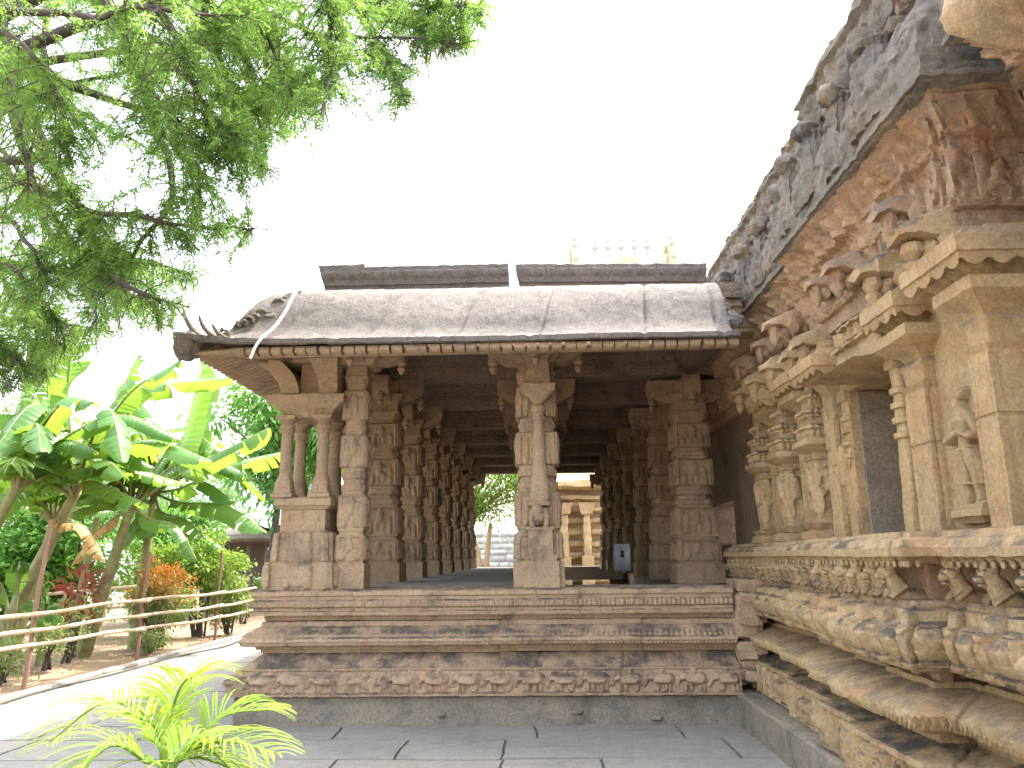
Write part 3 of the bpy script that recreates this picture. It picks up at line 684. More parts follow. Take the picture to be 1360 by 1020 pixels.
rk = np.random.RandomState(19)
mb = MB()
for k in range(34):
    z = rk.uniform(.3, 1.28); slabbox(mb, 1.93+rk.uniform(0, .1), 2.12+rk.uniform(0, .2), 8.2+rk.uniform(-.12, .15), 8.6, z, z+rk.uniform(.06, .16), .012, size=.08)
hall(mb, 'joint_rubble', M['base'], 'broken stones packed between the hall base and the temple base')
# ================================================================== temple at the right
TEM = thing('stone_temple', 'tall carved golden granite temple wall with stepped mouldings filling the right side', 'temple', loc=(2.5, 5, 0))
INVT = Matrix.Translation((-2.5, -5, 0))
def tem(mb, name, mat, label=None, parent=None, smooth=38):
    o = mb.build(name, mat, parent or TEM, label, smooth=smooth)
    if parent is None: o.matrix_parent_inverse = INVT
    return o
YN = 0.6
low = [(2.17, 9.4), (2.17, 6.95), (2.10, 6.95), (2.10, 5.9), (1.99, 5.9), (1.99, 5.2), (1.90, 5.2), (1.90, 4.23), (2.07, 4.23), (2.07, 3.2), (1.92, 3.2), (1.92, YN)]
slen = lambda path, Y: next((sum(math.dist(path[k], path[k+1]) for k in range(i)) + abs(path[i][1]-Y)) for i in range(len(path)-1) if path[i][1] >= Y >= path[i+1][1] and path[i][0] == path[i+1][0])
rt_ = np.random.RandomState(41)
# bottom slab, straight, darker
mb = MB(); sweep(mb, [(1.90, 8.6), (1.90, YN)], [(0, -.05), (0, .27), (-.02, .285), (-.5, .29)], ds=.06, dp=.06, amp=.008, joints=[1.4, 2.45, 3.6, 4.9, 6], jw=.02)
tem(mb, 'foot_slab', M['plinth'])
# lowest frieze: lotus scrolls and small figures
L0 = sum(math.dist(low[k], low[k+1]) for k in range(len(low)-1))
cp = []; s = .2
while s < L0:
    t = rt_.rand()
    if t < .35: cp += human(s+.1, .32, .22, rt_); s += .2
    elif t < .6: cp += elephant(s+.15, .33, .19, -1, rt_); s += .32
    else: cp += scroll(s+.09, .43, .085, 1)+scroll(s+.09, .43, .04, -1); s += .21
    cp.append((s, .31, .012, s, .55, .012, 1.5))
pr = [(-.02, .285), (.03, .29), (.045, .31), (.03, .32), (.03, .54), (.045, .55), (.03, .585), (-.06, .60), (-.16, .64), (-.17, .70), (-.26, .705)]
mb = MB(); sweep(mb, low, pr, ds=.014, dp=.014, relief=frieze(cp, .31, .56, 1.7, .008), amp=.004, size=.06, joints=[1.1, 2.2, 3.4, 4.6, 5.6])
tem(mb, 'lower_frieze', M['warmcarve'])
# recess with small square blocks
mb = MB()
sweep(mb, low, [(-.2, .66), (-.2, .74), (-.4, .75)], ds=.05, dp=.03, amp=.004)
B_, N_, S_ = plan(low, .19, True)
for (b, n) in ():
    if rt_.rand() < .8 and abs(np.abs(n).sum()-1) < .01:
        c = b+n*-.19; slabbox(mb, c[0]-.05, c[0]+.05, c[1]-.07, c[1]+.07, .64, .71, .004)
tem(mb, 'recess_blocks', M['orange'])
# torus: faceted, with a carved leaf band on its lower half
band = []; s = 0.05
while s < L0: band += [(s, .746, .010, s+.026, .777, .011, 1.5), (s+.026, .777, .011, s, .806, .010, 1.5), (s+.004, .777, .008, s+.012, .777, .008, 1.2)]; s += .046
pr = [(-.24, .70), (-.06, .705), (.03, .738), (.045, .742), (.06, .812), (.045, .822), (-.05, .862), (-.17, .90), (-.19, .905), (-.195, .935), (-.26, .94)]
mb = MB(); sweep(mb, low, pr, ds=.010, dp=.010, relief=frieze(band, .735, .815, 1.3), amp=.004, size=.12, jit=.012, joints=[.9, 1.7, 2.5, 3.1, 3.7, 4.15, 4.65, 5.1, 5.7])
tem(mb, 'torus_moulding', M['warm'])
mb = MB(); sweep(mb, low, [(-.26, .93), (-.26, 1.02)], ds=.05, dp=.03, amp=.004)
for (b, n) in zip(*plan(low, .27, True)[:2]):
    if n[0] < -.9: c = b-n*.25; slabbox(mb, c[0]-.035, c[0]+.035, c[1]-.05, c[1]+.05, .93, 1.02, .003)
tem(mb, 'neck_recess', M['orange'])
# frieze of lion heads with bulging bodies
hd = []; s = .12
while s < L0:
    hd += [(s, 1.06, .05, s, 1.18, .06, .5), (s, 1.235, .06, s, 1.26, .055, .9), (s-.03, 1.275, .02, s-.03, 1.28, .02, 1.6), (s+.03, 1.275, .02, s+.03, 1.28, .02, 1.6),
           (s+.125, 1.09, .05, s+.185, 1.09, .05, .45), (s+.125, 1.16, .055, s+.185, 1.16, .055, .6), (s+.10, 1.235, .012, s+.21, 1.235, .012, 1.2), (s-.05, 1.035, .016, s+.05, 1.035, .016, .8), (s+.085, 1.04, .012, s+.085, 1.23, .012, 1), (s+.225, 1.04, .012, s+.225, 1.23, .012, 1)]
    hd += human(s+.01, 1.04, .2, rt_, k=.35); s += .31
pr = [(-.28, .995), (-.04, 1.0), (.0, 1.01), (.01, 1.05), (-.01, 1.06), (.02, 1.10), (.03, 1.16), (.0, 1.22), (-.05, 1.235), (-.06, 1.30), (-.09, 1.31), (-.11, 1.345), (-.34, 1.36)]
mb = MB(); sweep(mb, low, pr, ds=.014, dp=.014, relief=frieze(hd, 1.02, 1.32, 1.5, .012), amp=.005, size=.07, joints=[.8, 1.75, 2.4, 3.3, 3.75, 4.4, 5.1])
tem(mb, 'lion_head_frieze', M['warmcarve'])
# recess with projecting lion brackets under the ledge
mb = MB(); sweep(mb, low, [(-.25, 1.34), (-.25, 1.56)], ds=.05, dp=.04, amp=.006)
tem(mb, 'upper_recess', M['orange'])
k = 0; last = -9
for (b, n, s) in zip(*plan(low, .05, True)):
    if n[0] > -.9 or s-last < (.17 if b[1] > 4.5 else .34): continue
    last = s; k += 1; t = np.array([n[1], -n[0]]); lb = MB(); hs_ = rt_.uniform(.9, 1.1)
    def P3(o, a, z): q = b+n*o+t*a; return (q[0], q[1], z)
    lb.tube(smooth_path([P3(-.24, 0, 1.345), P3(-.15, 0, 1.375), P3(-.115, 0, 1.43), P3(-.08, 0, 1.49), P3(-.09, 0, 1.56)], 12), np.linspace(.062, .045, 12)*hs_, 10)
    lb.blob(P3(-.075, 0, 1.495), (.052, .05, .045), .15, k, 10, 3); lb.blob(P3(-.03, 0, 1.475), (.03, .032, .022), .15, k+1, 8); lb.blob(P3(-.04, 0, 1.447), (.024, .026, .012), .1, k, 6)
    for q in (-.032, .032): lb.blob(P3(-.045, q*.75, 1.512), (.014, .014, .013), .05, k, 6); lb.blob(P3(-.085, q*1.35, 1.53), (.02, .014, .022), .1, k, 6); lb.tube([P3(-.14, q*1.3, 1.42), P3(-.09, q*1.5, 1.385), P3(-.06, q*1.4, 1.36)], [.026, .022, .018], 6)
    lb.v = [rough(v, .006, .03) for v in lb.v]
    tem(lb, 'lion_bracket', M['warmcarve'], smooth=60)
# ledge with scalloped lip
def scl(S, Z): return -.03*(np.abs(np.cos(S*PI/.075))[:, None]**2)*((Z > 1.54) & (Z < 1.575))[None]
pr = [(-.26, 1.555), (-.09, 1.54), (-.05, 1.55), (-.035, 1.565), (-.035, 1.58), (.0, 1.585), (.005, 1.63), (-.01, 1.64), (-.03, 1.675), (-.10, 1.69), (-.11, 1.715), (-.24, 1.725), (-.6, 1.73), (-1.0, 1.731)]
mb = MB(); sweep(mb, low, pr, ds=.014, dp=.014, relief=scl, amp=.004, size=.1, joints=[1.3, 2.6, 3.3, 4.05, 4.75, 5.3])
# pendant drops of the scallops
dr = mb
for (b, n, s) in zip(*plan(low, .0375, True)):
    if abs(np.abs(n).sum()-1) > .01 or b[1] > 7.6: continue
    q = b+n*-.045; a = .5+.5*math.cos(s*2*PI/.075)
    if a > .5: dr.blob((q[0], q[1], 1.545), (.016, .016, .02), .1, 1, 5)
tem(dr, 'wall_ledge', M['warmcarve'])
# ---- wall body with a niche
mb = MB()
def wallbox(x, y0, y1, z0, z1, d=.5): slabbox(mb, x, x+d, y0, y1, z0, z1, .006, dz=.06, size=.25)
wallbox(2.60, 6.75, 9.3, 1.70, 3.4); wallbox(2.52, 6.22, 6.76, 1.70, 3.4)
wallbox(2.52, 4.12, 5.26, 1.70, 3.4); wallbox(2.52, 5.26, 6.22, 2.88, 3.4); wallbox(2.98, 3.40, 4.14, 1.70, 3.4); wallbox(2.5, YN, 3.42, 1.70, 3.4, .9)
slabbox(mb, 2.85, 5.9, 4.6, 13.2, 3.55, 5.6, .004); slabbox(mb, 2.9, 5.9, 3.0, 4.6, 3.55, 5.6, .004)
tem(mb, 'wall_panels', M['warm'])
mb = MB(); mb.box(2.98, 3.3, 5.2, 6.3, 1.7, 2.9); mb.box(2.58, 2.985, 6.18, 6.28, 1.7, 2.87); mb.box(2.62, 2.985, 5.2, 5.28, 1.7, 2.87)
tem(mb, 'niche', M['niche'], 'deep empty niche')
def cap_rings(z, h=.055):   # necking, cushion, spreading abacus
    return [(z, h*.95, h*.95, 0), (z+.03, h*1.1, h*1.1, 0), (z+.035, h*.9, h*.9, .3), (z+.12, h*.95, h*.95, .4), (z+.16, h*1.15, h*1.15, .4), (z+.20, h*.9, h*.9, .2), (z+.23, h*1.0, h*1.0, 0), (z+.30, h*1.9, h*1.9, 0), (z+.31, h*2.0, h*2.0, 0), (z+.38, h*2.0, h*2.0, 0), (z+.385, h*1.2, h*1.2, 0), (z+.44, h*1.2, h*1.2, 0)]
def pilaster(name, x, y, hx, hy, zc=2.70, label=None, scale=1):
    mb = MB()
    def rl(f, U, Z):
        a = np.ones((len(Z), len(U))); g = np.exp(-((np.abs(U)-hy*.72)/.006)**2)[None]*((Z > 1.75) & (Z < zc))[:, None]; return -.012*g
    R = [(1.72, hx, hy, 0), (zc-.36, hx, hy, 0), (zc-.355, hx-.008, hy-.008, 0), (zc-.345, hx-.008, hy-.008, 0), (zc-.34, hx, hy, 0), (zc-.01, hx, hy, 0)]
    k = hy/.085
    for (z, a, b, c_) in cap_rings(zc, .085): R.append((z, hx+(a-.085)*k, hy+(b-.085)*k, 0 if z > zc+.2 else c_*.5))
    loft(mb, x, y, R, n=18, dz=.04, relief=rl, amp=.005, size=.15)
    return tem(mb, name, M['warm'], label)
pilaster('wall_pilaster', 2.53, 4.16, .13, .10, 2.66, 'broad corner pilaster with a spreading capital')
pilaster('wall_pilaster', 2.55, 4.97, .12, .13, 2.62, 'plain pilaster between the niche and the guardian figure')
pilaster('wall_pilaster', 2.54, 6.46, .09, .06, 2.66); pilaster('wall_pilaster', 2.54, 6.62, .07, .05, 2.8)
pilaster('wall_pilaster', 2.58, 7.30, .10, .11, 2.70, 'weathered pilaster with a plain octagonal neck'); pilaster('wall_pilaster', 2.60, 8.30, .10, .11, 2.75)
# banded colonnette beside the niche
for (x, y, z1) in ((2.47, 5.22, 2.92), (2.55, 6.30, 2.9)):
    mb = MB(); R = [(1.72, .055, .07, 0), (2.30, .05, .062, .8)]
    for z in (2.34, 2.44, 2.54, 2.64): R += [(z, .048, .055, .8), (z+.012, .07, .075, .8), (z+.045, .072, .077, .8), (z+.055, .05, .055, .8)]
    R += [(z1-.1, .05, .06, .6), (z1-.09, .065, .075, 0), (z1, .065, .075, 0)]
    loft(mb, x, y, R, n=6, dz=.04, amp=.004); tem(mb, 'niche_colonnette', M['warm'])
# carved shrine over the niche
mb = MB()
def crel(f, U, Z):
    c = []
    for x in np.arange(-.4, .45, .13): c += human(x, 3.0, .14, rt_, k=.5)
    for x in np.arange(-.3, .35, .15): c += [(x, 3.2, .04, x, 3.3, .03, .7)]
    c += human(.0, 3.42, .26, rt_, k=.6); o = np.argsort(Z); H = np.zeros((len(Z), len(U))); H[o] = caps_eval(U, Z[o], c).T; return H*1.5
loft(mb, 2.62, 5.66, steps((2.87, 2.92, .20, .46, 0, .20, .46), (2.92, 3.0, .27, .27, 0, .48, .48), (3.0, 3.14, .24, .22, 0, .43, .40), (3.145, 3.17, .26, .26, 0, .42, .42), (3.175, 3.2, .2, .18, 0, .33, .32), (3.2, 3.3, .2, .2, 0, .30, .28), (3.3, 3.33, .24, .24, 0, .32, .32), (3.335, 3.5, .17, .1, .4, .22, .12), (3.5, 3.62, .06, .1, .5, .06, .12)), n=40, dz=.018, relief=crel, amp=.010, size=.06)
tem(mb, 'niche_pediment', M['warmcarve'], 'small carved shrine roof over the empty niche')
# vase-and-tower pilasters
def tower(x, y, sc=1.0, label=None):
    mb = MB()
    def rl(f, U, Z):
        c = human(0, 1.95, .45, rt_, k=.8); o = np.argsort(Z)
        for z in (2.62, 2.78, 2.94): c += [(u, z, .018, u, z+.06, .016, 1.2) for u in np.arange(-.09, .1, .045)]
        H = np.zeros((len(Z), len(U))); H[o] = caps_eval(U, Z[o], c).T; return H*1.5
    b = .145*sc
    R = steps((1.72, 1.80, b*1.05, b*1.05, 0), (1.80, 1.86, b*.9, b*1.1, .3), (1.86, 2.40, b*.62, b*.6, .3), (2.405, 2.43, b*.75, b*.75, .2), (2.44, 2.47, b*.65, b*.65, .2), (2.475, 2.52, b*.85, b*1.1, 0), (2.52, 2.58, b*1.15, b*1.1, 0),
        (2.585, 2.66, b*.9, b*.85, 0), (2.665, 2.70, b*1.0, b*1.0, .2), (2.705, 2.80, b*.75, b*.72, 0), (2.805, 2.84, b*.88, b*.85, .2), (2.845, 2.94, b*.62, b*.6, .2), (2.945, 2.98, b*.72, b*.7, .2), (2.985, 3.10, b*.5, b*.42, .5), (3.10, 3.16, b*.55, b*.6, .4), (3.16, 3.24, b*.35, b*.3, .5), (3.24, 3.32, b*.7, b*.7, 0))
    loft(mb, x, y, R, n=16, dz=.018, relief=rl, amp=.007, size=.05); tem(mb, 'tower_pilaster', M['warmcarve'], label)
tower(2.50, 6.88, 1.15, 'carved miniature tower pilaster left of the niche'); tower(2.50, 7.72, 1.15, 'paler miniature tower pilaster'); tower(2.52, 8.62, 1.1, 'worn miniature tower pilaster at the hall')
# scalloped abacus slabs over pairs of pilasters
def scs(U, Z): d = Z-Z.min()-.055; return (.045*(1-np.abs(np.sin(U*PI/.14))**.8))[None]*np.exp(-(d/.02)**2)[:, None]
for (x, y, hx, hy, dz) in ((2.70, 4.22, .47, .31, 0), (2.62, 4.97, .36, .24, -.03), (2.62, 6.50, .36, .27, -.05), (2.64, 7.30, .33, .27, .0), (2.66, 8.25, .33, .27, .02)):
    mb = MB(); loft(mb, x, y, [(3.03+dz, hx-.16, hy-.13, 0), (3.12+dz, hx-.06, hy-.06, 0), (3.085+dz, hx-.014, hy-.014, 0), (3.15+dz, hx, hy, 0), (3.155+dz, hx+.012, hy+.012, 0), (3.25+dz, hx+.012, hy+.012, 0), (3.26+dz, hx-.05, hy-.05, 0), (3.34+dz, hx-.12, hy-.12, 0)], n=40, dz=.02, zmod=scs, amp=.004, size=.1)
    tem(mb, 'scalloped_abacus', M['warm'])
# brackets with curved beaks rising above the abaci
def beak(x, y, z, s=1.0, seed=0, mt='warmcarve'):
    mb = MB(); A = []
    for t in np.linspace(0, 1, 12):
        xx = x-.02-.50*s*t; zt = z+.34*s-.16*s*t**2.2; zb = z+.05*s+.20*s*t-.12*s*t**3; wd = .12*s*(1-.25*t)
        A.append([(xx, y-wd, zb), (xx, y-wd*.9, zt-.03), (xx, y-wd*.4, zt+.01), (xx, y+wd*.4, zt+.01), (xx, y+wd*.9, zt-.03), (xx, y+wd, zb), (xx, y, zb-.02)])
    A = np.array(A); n0 = mb.n; mb.grid(rough(A, .02, .06), wv=True); mb.f.append(np.array([[n0+11*7+i for i in range(7)]]))
    mb.lathe((x-.40*s, y, z-.10*s), [(.005, 0), (.035, .04), (.06*s, .09), (.04, .12), (.07*s, .16), (.06*s, .22)], 8)
    mb.blob((x-.18*s, y-.10*s, z+.12*s), (.11*s, .06, .10*s), .3, seed, 9); mb.blob((x-.28*s, y+.02, z+.07*s), (.1*s, .09*s, .09*s), .3, seed+1, 9)
    tem(mb, 'wall_bracket', M[mt])
for i, (y, z, s) in enumerate(((4.42, 3.34, 1.15), (5.02, 3.34, 1.1), (6.55, 3.28, 1.0), (7.0, 3.3, .9), (7.5, 3.3, 1.0), (8.1, 3.3, 1.0), (8.7, 3.3, 1.0))): beak(2.66, y, z-.06, s*.88, i)
for i, (y, z, s) in enumerate(((4.75, 3.62, .8), (5.6, 3.55, .85), (6.2, 3.66, .7), (7.25, 3.62, .8), (7.9, 3.60, .7), (8.8, 3.62, .7))): beak(2.62, y, z, s, i+20, 'orange')
# ---- carved upper frieze, leaning out under the eave
up = [(2.62, 13.2), (2.62, 6.55), (2.50, 6.55), (2.50, 4.28), (2.98, 4.28), (2.98, 3.42), (2.50, 3.42), (2.50, YN)]
LU = sum(math.dist(up[k], up[k+1]) for k in range(len(up)-1)); fg = []; s = .1
while s < LU:
    fg += human(s, 3.58, rt_.uniform(.3, .4), rt_, k=1.0, fat=1.2)+human(s+rt_.uniform(-.1, .1), rt_.uniform(3.86, 3.92), rt_.uniform(.22, .3), rt_, k=1.1, fat=1.3)+[(s+.15, 3.6, .03, s+.16, 3.85, .05, .8)]; 
    if rt_.rand() < .6: fg += scroll(s+.16, 3.75+rt_.uniform(-.05, .15), .07, 1, k=.9)
    if rt_.rand() < .5: fg += human(s+.1, 3.95, .2, rt_, k=.9)
    s += rt_.uniform(.17, .27)
pr = [(-.1, 3.42), (-.02, 3.43), (-.02, 3.55), (.02, 3.56), (.03, 3.60), (.0, 3.61), (.0, 3.85), (.05, 3.98), (.09, 4.0), (.09, 4.05), (.17, 4.14), (.26, 4.215)]
def rough_blocks(S, Z): 
    P = np.stack(np.meshgrid(S, Z, indexing='ij')+[np.zeros((len(S), len(Z)))], -1); return .010*vnoise(P*np.array([5, 6, 1]), 61)+.015*vnoise(P*np.array([1.8, 2.5, 1]), 62)+.05*(_hash(np.floor((P[..., 0]+.2*np.floor(P[..., 1]/.19))/.39).astype(np.int64), np.floor(P[..., 1]/.19).astype(np.int64), 0*P[..., 0].astype(np.int64), 5)-.5)
fz = frieze(fg, 3.57, 4.16)
mb = MB(); sweep(mb, up, pr, ds=.016, dp=.016, relief=lambda S, Z: 1.6*fz(S, Z)+rough_blocks(S, Z), amp=.007, size=.06, joints=[4.5, 5.4, 6.2, 7.0, 7.9, 8.7])
tem(mb, 'figure_frieze', M['orange'], 'orange weathered frieze of crowded figures')
# small rafters under the lip
rb = MB(); rb.box(2.62, 2.64, 8, 8.1, 4.1, 4.12)
for (b, n, s) in ():
    if abs(np.abs(n).sum()-1) > .01: continue
    t = np.array([n[1], -n[0]]); q0 = b+n*.12; q1 = b+n*.31
    rb.tube([(q0[0], q0[1], 4.12), ((q0[0]*.4+q1[0]*.6), (q0[1]*.4+q1[1]*.6), 4.20), (q1[0], q1[1], 4.24)], .02, 5)
# ---- eave
ca = []; s = .15
while s < LU:
    ca += scroll(s, 4.62, .12, 1, 1.5, .9)+human(s+.2, 4.42, .42, rt_, k=.8)+scroll(s+.1, 4.85, .08, -1, 1.2, .9)+[(s+.35, 4.4, .03, s+.33, 4.95, .03, .8)]; s += .46
pr = [(.20, 4.20), (.27, 4.225), (.275, 4.235), (.30, 4.24), (.30, 4.275), (.265, 4.29), (.275, 4.45), (.24, 4.62), (.16, 4.8), (.06, 4.98), (-.02, 5.08), (-.12, 5.10)]
mb = MB(); sweep(mb, up, pr, ds=.02, dp=.02, relief=lambda S, Z: (frieze(ca, 4.36, 5.0)(S, Z)+.5*rough_blocks(S, Z)*((Z > 4.34))[None]), amp=.009, size=.06, joints=[1.5, 3.2, 4.9, 5.8, 6.6, 7.5, 8.3], jw=.03)
tem(mb, 'curved_eave', M['eave'], 'dark carved eave of the temple wall')
# projecting arch-shaped gables on the eave and the parapet of small roofs
for i, (y, z, w_) in enumerate(((4.75, 4.62, .24), (5.35, 4.6, .14), (5.95, 4.65, .2), (6.45, 4.62, .12), (7.1, 4.65, .2), (7.8, 4.6, .14), (8.5, 4.62, .18), (9.4, 4.62, .18), (10.5, 4.62, .16))):
    mb = MB(); x = 2.20 if y < 6.5 else 2.32
    for d in (0, .05):
        loft(mb, x+.16+d, y, [(z-.26, .14, w_, 0), (z-.05, .15, w_*.98, 0), (z+.05, .14, w_*.9, .2), (z+.22, .12, w_*.6, .5), (z+.34, .08, w_*.35, .6), (z+.36, .10, w_*.45, .4), (z+.44, .06, w_*.2, .5)], n=12, dz=.03, amp=.02, size=.07, relief=lambda f, U, Z: .03*np.abs(np.sin(U*40))[None]*np.abs(np.sin(Z*30))[:, None])
    mb.blob((x+.08, y, z+.40), (.10, .10, .09), .3, i, 10)
    tem(mb, 'eave_gable', M['eave'])
pr = [(-.10, 5.04), (-.02, 5.06), (-.02, 5.22), (.03, 5.24), (.05, 5.30), (.0, 5.34), (-.04, 5.40), (-.02, 5.46), (-.02, 5.6), (.04, 5.64), (.02, 5.72), (-.2, 5.76), (-.8, 5.8)]
bb = []; s = .1
while s < LU: bb += [(s, 5.12, .03, s, 5.2, .03, 1.2), (s+.1, 5.48, .05, s+.1, 5.56, .05, .8)]; s += .22
mb = MB(); sweep(mb, up, pr, ds=.03, dp=.025, relief=lambda S, Z: frieze(bb)(S, Z)+.9*rough_blocks(S, Z), amp=.022, size=.12, joints=[2, 3.6, 4.8, 6, 7.2, 8.4], jw=.03)
tem(mb, 'temple_parapet', M['eave'])
rk = np.random.RandomState(4)
for y in np.arange(4.4, 12.6, .37):
    mb = MB(); yy = y+rk.uniform(-.08, .08); mb.blob((2.52+rk.uniform(-.06, .05)+(y > 6.5)*.1, yy, 5.16+rk.uniform(-.06, .12)), (.12, .10+rk.rand()*.08, .10+rk.rand()*.05), .35, int(y*10), 9, 2); tem(mb, 'parapet_finial', M['eave'])
# nearer bay: corbel block hanging into the top right corner
mb = MB(); loft(mb, 2.42, 3.38, [(3.98, .02, .06, .4), (4.06, .10, .12, .3), (4.16, .19, .2, .2), (4.24, .24, .25, 0), (4.34, .26, .26, 0), (4.6, .2, .2, 0)], n=8, dz=.03, amp=.007); tem(mb, 'corner_corbel', M['warmcarve'])
# carved relief and guardian
def relief_panel(name, caps, s0, s1, z0, z1, org, axis, mat, label=None, ds=.008, amp=.003, gain=1.7):
    S = np.arange(s0, s1, ds); Z = np.arange(z0, z1, ds); H = caps_eval(S, Z, caps)*gain; H = np.where(H > 0, H, -.01)
    P = np.zeros(H.shape+(3,)); P[..., 2] = Z[None]
    if axis == 'x': P[..., 0] = org-H; P[..., 1] = -S[:, None]
    else: P[..., 0] = S[:, None]; P[..., 1] = org-H
    return tem(MB().grid(rough(P, amp, .04)), name, mat, label, smooth=60)
# guardian facing left (-X); s runs with -Y
cx = -4.565; z = 1.86; h = .67
g = [(cx, z+.50*h, .085*h, cx, z+.62*h, .08*h, .8), (cx, z+.66*h, .10*h, cx, z+.73*h, .125*h, .75), (cx, z+.78*h, .04*h, cx, z+.82*h, .04*h, 1.2),
     (cx-.01, z+.855*h, .062*h, cx-.01, z+.885*h, .066*h, 1.25), (cx-.02, z+.87*h, .018*h, cx-.035, z+.845*h, .02*h, 3.4), (cx-.03, z+.955*h, .035*h, cx+.03, z+.96*h, .055*h, 1.5), (cx-.055, z+.985*h, .022*h, cx+.055, z+1.0*h, .03*h, 1.8),
     (cx-.15*h, z+.73*h, .05*h, cx-.19*h, z+.59*h, .042*h, 1.3), (cx-.19*h, z+.58*h, .04*h, cx-.02*h, z+.645*h, .034*h, 2.6), (cx+.15*h, z+.73*h, .05*h, cx+.19*h, z+.59*h, .042*h, 1.3), (cx+.19*h, z+.58*h, .04*h, cx+.02*h, z+.63*h, .034*h, 2.6),
     (cx-.07*h, z+.44*h, .085*h, cx-.08*h, z+.26*h, .06*h, .95), (cx+.07*h, z+.44*h, .085*h, cx+.09*h, z+.26*h, .06*h, .95), (cx-.08*h, z+.26*h, .055*h, cx-.09*h, z+.05*h, .036*h, 1.1), (cx+.09*h, z+.26*h, .055*h, cx+.09*h, z+.05*h, .036*h, 1.1),
     (cx-.10*h, z+.025*h, .032*h, cx-.17*h, z+.015*h, .024*h, 1.8), (cx+.10*h, z+.025*h, .032*h, cx+.17*h, z+.015*h, .024*h, 1.8), (cx-.13*h, z+.47*h, .022*h, cx+.13*h, z+.50*h, .022*h, 3.6), (cx+.13*h, z+.47*h, .02*h, cx+.17*h, z+.18*h, .018*h, 2.4), (cx-.12*h, z+.20*h, .014*h, cx+.13*h, z+.18*h, .014*h, 4.2)]
relief_panel('guardian_figure', g, cx-.2, cx+.2, 1.82, 2.62, 2.525, 'x', M['warm'], 'standing guardian figure with folded hands in relief', ds=.005, amp=.001, gain=1.7)
mb = MB(); loft(mb, 2.50, 4.565, [(1.76, .03, .13, 0), (1.79, .05, .15, 0), (1.80, .065, .165, 0), (1.84, .06, .16, 0), (1.845, .04, .14, 0), (1.87, .04, .14, 0)], n=8, dz=.02, amp=.004); tem(mb, 'figure_pedestal', M['warm'])
relief_panel('slim_figure', human(-6.38, 1.9, .6, rt_, True, .7), -6.5, -6.26, 1.84, 2.56, 2.515, 'x', M['warm'], 'slim worn standing figure in relief left of the niche')
pc = human(3.2, 2.7, .5, rt_, k=.6)+scroll(3.12, 2.95, .09, 1)+scroll(3.32, 2.8, .09, -1)+scroll(3.2, 2.6, .08, 1)+human(3.25, 1.9, .5, rt_, k=.6)
# ================================================================== things beyond
# gopuram crown far behind
GY = 70.0; g = thing('gateway_tower', 'pale sunlit temple gateway tower with five finials, only its crown above the roof', 'tower', loc=(8.4, GY, 0))
def gb(mb, name, mat, sm=30):
    o = mb.build(name, mat, g, smooth=sm); o.matrix_parent_inverse = Matrix.Translation((-8.4, -GY, 0)); return o
mb = MB()
for i in range(6): z = i*4.3; hx = 7.2-i*.45; loft(mb, 8.4, GY, steps((z, z+3.4, hx, hx-.25, 0, 5-i*.4, 4.8-i*.4), (z+3.4, z+4.3, hx+.2, hx-.3, 0, 5.2-i*.4, 4.8-i*.4)), n=14, dz=1, amp=.08, size=1.2)
gb(mb, 'tower_storeys', M['stucco'])
mb = MB(); t = np.linspace(0, PI, 14); A = np.array([[(x, GY-2.3*math.cos(a), 26+3.6*math.sin(a)**.8) for a in t] for x in np.linspace(4.2, 12.6, 12)]); mb.grid(rough(A, .07, .6)); 
loft(mb, 8.4, GY, [(25.4, 4.7, 2.9, 0), (25.9, 4.8, 3.0, 0), (26.2, 4.4, 2.6, 0)], n=14, dz=.3, amp=.05)
gb(mb, 'barrel_roof', M['stucco'])
for x, s in ((4.0, -1), (12.8, 1)):
    mb = MB(); A = np.array([(x+s*.35*math.sin(a)*.4, GY-2.6*math.cos(a), 26+4.8*math.sin(a)) for a in np.linspace(0, PI, 14)]); mb.tube(A, .42, 8)
    for a in np.linspace(.1, PI-.1, 9): mb.blob((x+s*.1, GY-2.9*math.cos(a), 26+5.2*math.sin(a)), (.25, .25, .3), .3, 2, 6)
    mb.box(x-.12, x+.12, GY-2.4, GY+2.4, 26, 28.5); gb(mb, 'end_gable', M['stucco'])
for x in np.linspace(5.9, 10.9, 5):
    c = x == 8.4; mb = MB(); mb.lathe((x, GY, 29.3), [(.1, 0), (.12, .2), (.30, .45), (.12, .7), (.14, .8), (.42, 1.15), (.12, 1.5), (.12, 1.65), (.28, 1.9), (.1, 2.1), (.03, 2.5)]+([(.2, 2.7), (.02, 3.2)] if c else []), 10)
    gb(mb, 'finial', M['grey'], 60)
mb = MB(); t = np.linspace(0, PI, 10); mb.grid(np.array([[(8.6-1.5*math.cos(a)*k, GY-3.1-.3*(1-k), 26.2+2.2*math.sin(a)*k) for a in t] for k in (1, .6, .2)])); gb(mb, 'front_gable', M['stucco'])
mb = MB(); mb.box(7.0, 10.4, GY-3.5, GY-3.1, 26.0, 26.45); gb(mb, 'yellow_cornice', M['yellowtrim'])
for x in np.arange(4.6, 12.6, .55): pass
mb = MB()
for x in np.arange(4.8, 6.9, .34): mb.tube([(x, GY-2.85, 26.2), (x, GY-2.85, 27.4)], .07, 6)
for x in np.arange(11.0, 12.4, .34): mb.tube([(x, GY-2.85, 26.2), (x, GY-2.85, 27.4)], .07, 6)
gb(mb, 'small_columns', M['stucco'])
